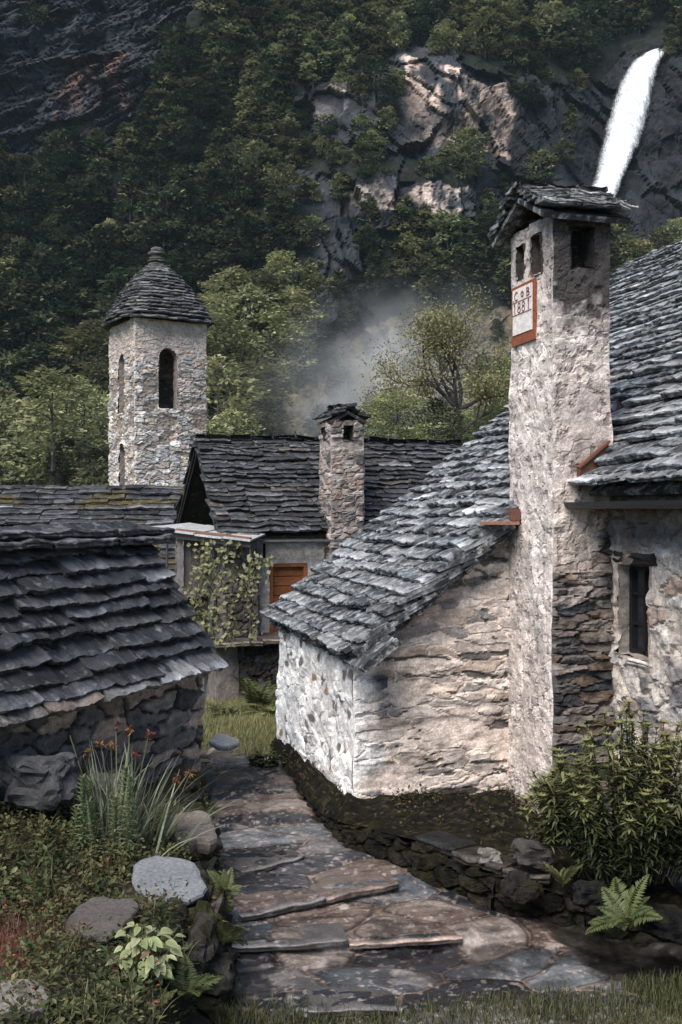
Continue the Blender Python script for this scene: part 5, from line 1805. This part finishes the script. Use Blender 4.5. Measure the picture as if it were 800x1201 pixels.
for q in range(420):
    cx_, cy_ = R.uniform(-3.2, -.85), R.uniform(5.3, 9.2)
    if np.exp(-((cx_ + 2.02) / .26) ** 2 - ((cy_ - 6.25) / .32) ** 2) > .4: continue
    if math.hypot((cx_ + 1.15) / .34, (cy_ - 7.36) / .46) < 1 or math.hypot((cx_ + 1.43) / .28, (cy_ - 6.6) / .32) < 1: continue
    cz_ = zb1(cx_, cy_)
    if cz_ < 0: continue
    m_ = int(R.integers(14, 34)); sp_ = R.uniform(.04, .11); ht_ = R.uniform(.05, .2); big = R.uniform(.7, 1.7)
    dd_ = rdir(m_); dd_[:, 2] = abs(dd_[:, 2])
    pp_ = np.array([cx_, cy_, cz_]) + dd_ * np.array([sp_, sp_, ht_])
    od_ = dd_ * np.array([1, 1, .4]) + R.normal(0, .3, (m_, 3))
    kind_ = R.uniform()
    ca_, cb_ = (((.04, .055, .022), (.10, .12, .05)) if kind_ < .55 else ((.12, .13, .055), (.26, .26, .12)) if kind_ < .85 else ((.10, .06, .035), (.2, .12, .07)))
    quads(mb, pp_, od_, np.array([0, 0, 1.]) + R.normal(0, .35, (m_, 3)), .04 * big * R.uniform(.7, 1.3, m_), .024 * big * R.uniform(.8, 1.2, m_), rcol(m_, ca_, cb_), fold=.15)
    if kind_ > .7:
        g_n = 14
        blades(mb, np.array([cx_, cy_, cz_]) + R.normal(0, .04, (g_n, 3)) * np.array([1, 1, .2]), tilt_dirs(g_n, .5), R.uniform(.1, .26, g_n), .006, abs(R.normal(.6, .4, g_n)), rcol(g_n, (.09, .10, .045), (.26, .25, .13)), 4)
wy = R.uniform(6.5, 10.8, 5200); wh = R.uniform(-.22, .26, 5200)
wx_ = xl(wy) + .02 - .10 * (wh + .2) / .4 + R.normal(0, .035, 5200)
kw_ = fbm2(wy * 2.6, wh * 3, 3, 523) > .12
wy, wh, wx_ = wy[kw_], wh[kw_], wx_[kw_]; nw = len(wy)
wd_ = rdir(nw) + np.array([.6, -.5, -.3])
quads(mb, np.stack([wx_, wy, wh], -1), wd_, np.array([.7, -.6, .5]) + R.normal(0, .4, (nw, 3)), R.uniform(.02, .045, nw), R.uniform(.014, .028, nw), rcol(nw, (.04, .05, .02), (.15, .15, .06)), fold=.15)
nf = 190
i = R.choice(n, nf, replace=False)
fc = np.stack([gx0[i], gy0[i], zz[i] + hgt[i] + .02], -1)
for q in range(6):
    quads(mb, fc, np.stack([np.full(nf, math.cos(q * 1.047)), np.full(nf, math.sin(q * 1.047)), np.full(nf, .45)], -1) + R.normal(0, .15, (nf, 3)), np.array([0, 0, 1.]) + R.normal(0, .3, (nf, 3)), .012, .012, rcol(nf, (.55, .14, .02), (.75, .24, .04)))
tag(mb.build('ground_cover', M['leaf']), 'low leafy ground cover dotted with small orange flowers in the garden', 'ground cover', kind='stuff')

# sparse weeds on the dark ledge
mb = MB(); n = 3200
p = LEDGE_PTS[(len(LEDGE_PTS) * 0 + (R.integers(0, 148, n) * 57 + np.minimum(56, (57 * R.uniform(0, 1, n) ** .6).astype(int))))] + R.normal(0, .02, (n, 3))
kp_ = fbm(p * 3.2, 3, 540) > .05
p = p[kp_]; n = len(p); p[:, 2] += abs(R.normal(0, .02, n)) + .005
dd_ = rdir(n); dd_[:, 2] = abs(dd_[:, 2]) * .6
quads(mb, p, dd_, np.array([0, 0, 1.]) + R.normal(0, .4, (n, 3)), R.uniform(.02, .05, n), R.uniform(.012, .03, n), rcol(n, (.02, .026, .012), (.11, .085, .05)), fold=.15)
tag(mb.build('ledge_weeds', M['leaf']), 'sparse weeds and dead leaves on the dark stone ledge', 'weeds', kind='stuff')

# reddish dry grass
mb = MB(); n = 1500
bx, by = -2.0 + R.normal(0, .2, n), 6.25 + R.normal(0, .28, n)
bs = np.stack([bx, by, zbed(bx, by)], -1)
blades(mb, bs, tilt_dirs(n, 1.1), R.uniform(.05, .12, n), .004, abs(R.normal(.6, .5, n)), rcol(n, (.13, .055, .032), (.24, .125, .085)), 3)
tag(mb.build('dry_grass', M['leaf']), 'patch of dry reddish grass at the edge of the garden', 'grass', kind='stuff')


# grass along the bottom and beyond the path
def grass(name, n, fx, Lr, cols, label, dens=None, spread=.45):
    mb = MB()
    x, y, z = fx(n)
    bs = np.stack([x, y, z], -1)
    blades(mb, bs, tilt_dirs(len(x), spread), R.uniform(*Lr, len(x)), R.uniform(.004, .008, len(x)), abs(R.normal(.5, .4, len(x))), rcol(len(x), *cols, .3), 3)
    return tag(mb.build(name, M['leaf']), label, 'grass', kind='stuff')


def f_bottom(n):
    x = R.uniform(-1.3, 3.2, n); y = R.uniform(6.0, 7.4, n)
    lim = np.interp(x, [-1.3, -.85, -.5, -.2, .15, .5, 1.05, 1.6, 2.2, 3.2], [6.9, 6.95, 6.86, 6.75, 6.68, 6.82, 6.98, 7.08, 7.25, 7.5]) + .1 * fbm2(x * 3, y * 3, 2, 530)
    k = (y < lim) & (R.uniform(0, 1, n) < sm(0, .25, lim - y + .08))
    x, y = x[k], y[k]
    return x, y, zpath(x, y) - .01


grass('lawn_grass', 34000, f_bottom, (.04, .12), ((.05, .055, .024), (.14, .14, .062)), 'short green grass strip along the near end of the path')


def f_far(n):
    x = R.uniform(-2.2, -.5, n); y = R.uniform(12.7, 16.0, n)
    k = (x > np.interp(y, [12.7, 13.4, 16], [-1.0, -1.75, -2.2])) & (x < np.interp(y, [12.7, 16], [-.78, -.8]))
    x, y = x[k], y[k]
    return x, y, -.05 + .10 * sm(12.6, 14.5, y)


grass('meadow_grass', 16000, f_far, (.05, .13), ((.14, .145, .06), (.28, .27, .13)), 'sunlit yellow green grass where the path turns behind the house', spread=.6)
gx1 = np.linspace(-2.6, -.3, 50); gy1 = np.linspace(12.6, 16.4, 70)
X, Y = np.meshgrid(gx1, gy1, indexing='ij')
mb = MB(); mb.grid(np.stack([X, Y, -.055 + .10 * sm(12.6, 14.5, Y) + .02 * fbm2(X * 3, Y * 3, 3, 531)], -1), (.09, .085, .04))
mb.build('meadow_soil', M['soil'], smooth=True)['kind'] = 'structure'


# shrubs ------------------------------------------------------------
def shrub(name, c, rx, ry, h, nst, label, leafL=.07, leafW=.02, cols=((.026, .04, .018), (.15, .165, .072)), whorl=15):
    o = root(name, c, label, 'shrub')
    st, fo_ = MB(), MB()
    for k in range(nst):
        a_ = R.uniform(0, 2 * PI); rr = math.sqrt(R.uniform(0, 1))
        p0 = c + np.array([math.cos(a_) * rr * rx * .5, math.sin(a_) * rr * ry * .5, -.05])
        hh = h * R.uniform(.72, 1.08) * (1 - .45 * rr ** 2)
        p2 = c + np.array([math.cos(a_) * rr * rx * 1.05, math.sin(a_) * rr * ry * 1.05, hh])
        p1 = (p0 + p2) / 2 + np.array([0, 0, .1 * hh])
        st.tube([p0, p1, p2], [.007, .005, .003], 4, (.03, .03, .017))
        n = int(whorl * h * 6); t = R.uniform(.12, 1.0, n)
        P = ((1 - t) ** 2)[:, None] * p0 + (2 * t * (1 - t))[:, None] * p1 + (t ** 2)[:, None] * p2
        aa = R.uniform(0, 2 * PI, n)
        d = np.stack([np.cos(aa), np.sin(aa), R.normal(.1, .45, n)], -1)
        yl = np.clip(t[:, None] ** 3 + R.normal(0, .15, (n, 1)), 0, 1)
        col = (np.array(cols[0]) * (1 - yl) + np.array(cols[1]) * yl) * R.uniform(.75, 1.25, (n, 1))
        blades(fo_, P, d, leafL * R.uniform(.5, 1.6, n), leafW * R.uniform(.8, 1.3, n), abs(R.normal(.5, .3, n)), col, 2)
        m_ = 9; aa = np.arange(m_) * .7 + R.uniform(0, 6)
        d = np.stack([np.cos(aa), np.sin(aa), np.full(m_, .75)], -1)
        blades(fo_, np.tile(p2, (m_, 1)), d, leafL * .8, leafW, R.uniform(.4, .9, m_), np.array(cols[1]) * R.uniform(.9, 1.4), 2)
    st.build('stems', M['leaf'], o); fo_.build('foliage', M['leaf'], o)
    return o


shrub('leafy_shrub', pix(740, 1020, 8.0), .72, .42, 1.12, 135, 'big leafy green shrub under the window of the stone house')
shrub('leafy_shrub', pix(655, 985, 8.15), .24, .2, .48, 34, 'low pale tipped shrub at the left edge of the big leafy shrub', .07, .022, ((.06, .07, .028), (.2, .195, .085)))
shrub('low_shrub', pix(312, 905, 12.2), .2, .15, .22, 40, 'small dark green bush on the path at the foot of the white wall', .045, .024, ((.02, .032, .014), (.06, .075, .03)), 26)

# climbing vine on the balcony house
vi = root('climbing_vine', pix(265, 760, 15.6), 'pale leaved vine hanging over the stone pillar under the canopy', 'vine')
st, fo_ = MB(), MB()
for (x0, y0, x1, y1, dd) in ((232, 645, 228, 745, 15.75), (245, 642, 240, 750, 15.7), (258, 642, 252, 755, 15.65), (266, 640, 264, 752, 15.6), (276, 642, 272, 745, 15.7), (240, 650, 262, 752, 15.6), (296, 655, 296, 752, 15.6), (300, 655, 312, 660, 15.5), (292, 660, 285, 700, 15.6), (225, 690, 240, 735, 15.7), (250, 645, 232, 700, 15.6)):
    t = np.linspace(0, 1, 9)
    pts_ = np.array([pix(x0 + (x1 - x0) * q + R.normal(0, 2), y0 + (y1 - y0) * q, dd + R.normal(0, .03)) for q in t])
    st.tube(pts_, .008, 4, (.06, .05, .04))
    n = 66 if y1 - y0 > 20 else 40
    P = pts_[R.integers(0, 9, n)] + R.normal(0, .062, (n, 3)) + np.array([0, -.05, 0])
    d = rdir(n); d[:, 2] -= .5; nn = np.array([-.3, -1, .5]) + R.normal(0, .5, (n, 3))
    quads(fo_, P, d, nn, R.uniform(.05, .10, n), R.uniform(.04, .075, n), rcol(n, (.085, .105, .045), (.24, .25, .135)), fold=.15)
st.build('stems', M['bark'], vi); fo_.build('foliage', M['leaf'], vi)

# =================================================================== AIR
hz = MB(); hz.box((-285, -130, -1.9), (570, 0, 0), (0, 452, 0), (0, 0, 222))
hm_, hnt, hb_, ho_ = base_mat('haze_air'); hnt.nodes.remove(hb_)
pv = hnt.nodes.new('ShaderNodeVolumePrincipled'); pv.inputs['Color'].default_value = (.62, .82, .98, 1); pv.inputs['Density'].default_value = .0001
pv.inputs['Anisotropy'].default_value = .0
hnt.links.new(pv.outputs[0], ho_.inputs['Volume'])
HZ = hz.build('haze', hm_); HZ['kind'] = 'stuff'; HZ['label'] = 'thin bluish mountain haze filling the valley'
# spray drifting from the foot of the waterfall
import bmesh
bm2 = bmesh.new(); bmesh.ops.create_icosphere(bm2, subdivisions=3, radius=1)
mm = bpy.data.meshes.new('mist'); bm2.to_mesh(mm); bm2.free()
mo = bpy.data.objects.new('mist', mm); COL.objects.link(mo)
pm = pix(440, 440, 118); mo.location = pm; mo.scale = (19, 12, 12); mo.rotation_euler = (0, -.45, 0)
mi, mnt, mbs, mout = base_mat('mist_spray'); mnt.nodes.remove(mbs)
pv = mnt.nodes.new('ShaderNodeVolumePrincipled'); pv.inputs['Color'].default_value = (.93, .95, .96, 1)
tc = mnt.nodes.new('ShaderNodeTexCoord')
ln = mnt.nodes.new('ShaderNodeVectorMath'); ln.operation = 'LENGTH'; mnt.links.new(tc.outputs['Object'], ln.inputs[0])
fall0 = ramp(mnt, ln.outputs['Value'], .0, 1.0, 1, 0)
fp = mnt.nodes.new('ShaderNodeMath'); fp.operation = 'POWER'; fp.inputs[1].default_value = 2.2; mnt.links.new(fall0, fp.inputs[0]); fall = fp.outputs[0]
nz_ = noise_node(mnt, tc.outputs['Object'], 2.6, 5, .62)
mu = mnt.nodes.new('ShaderNodeMath'); mu.operation = 'MULTIPLY'; mnt.links.new(fall, mu.inputs[0]); mnt.links.new(ramp(mnt, nz_, .40, .64, .08, 1), mu.inputs[1])
mu2 = mnt.nodes.new('ShaderNodeMath'); mu2.operation = 'MULTIPLY'; mu2.inputs[1].default_value = .17; mnt.links.new(mu.outputs[0], mu2.inputs[0])
mnt.links.new(mu2.outputs[0], pv.inputs['Density']); mnt.links.new(pv.outputs[0], mout.inputs['Volume'])
mm.materials.append(mi)
mo['kind'] = 'stuff'; mo['label'] = 'pale spray drifting from the waterfall across the brown slope'
for m_ in (mi, hm_):
    try: m_.cycles.volume_step_rate = 4
    except Exception: pass
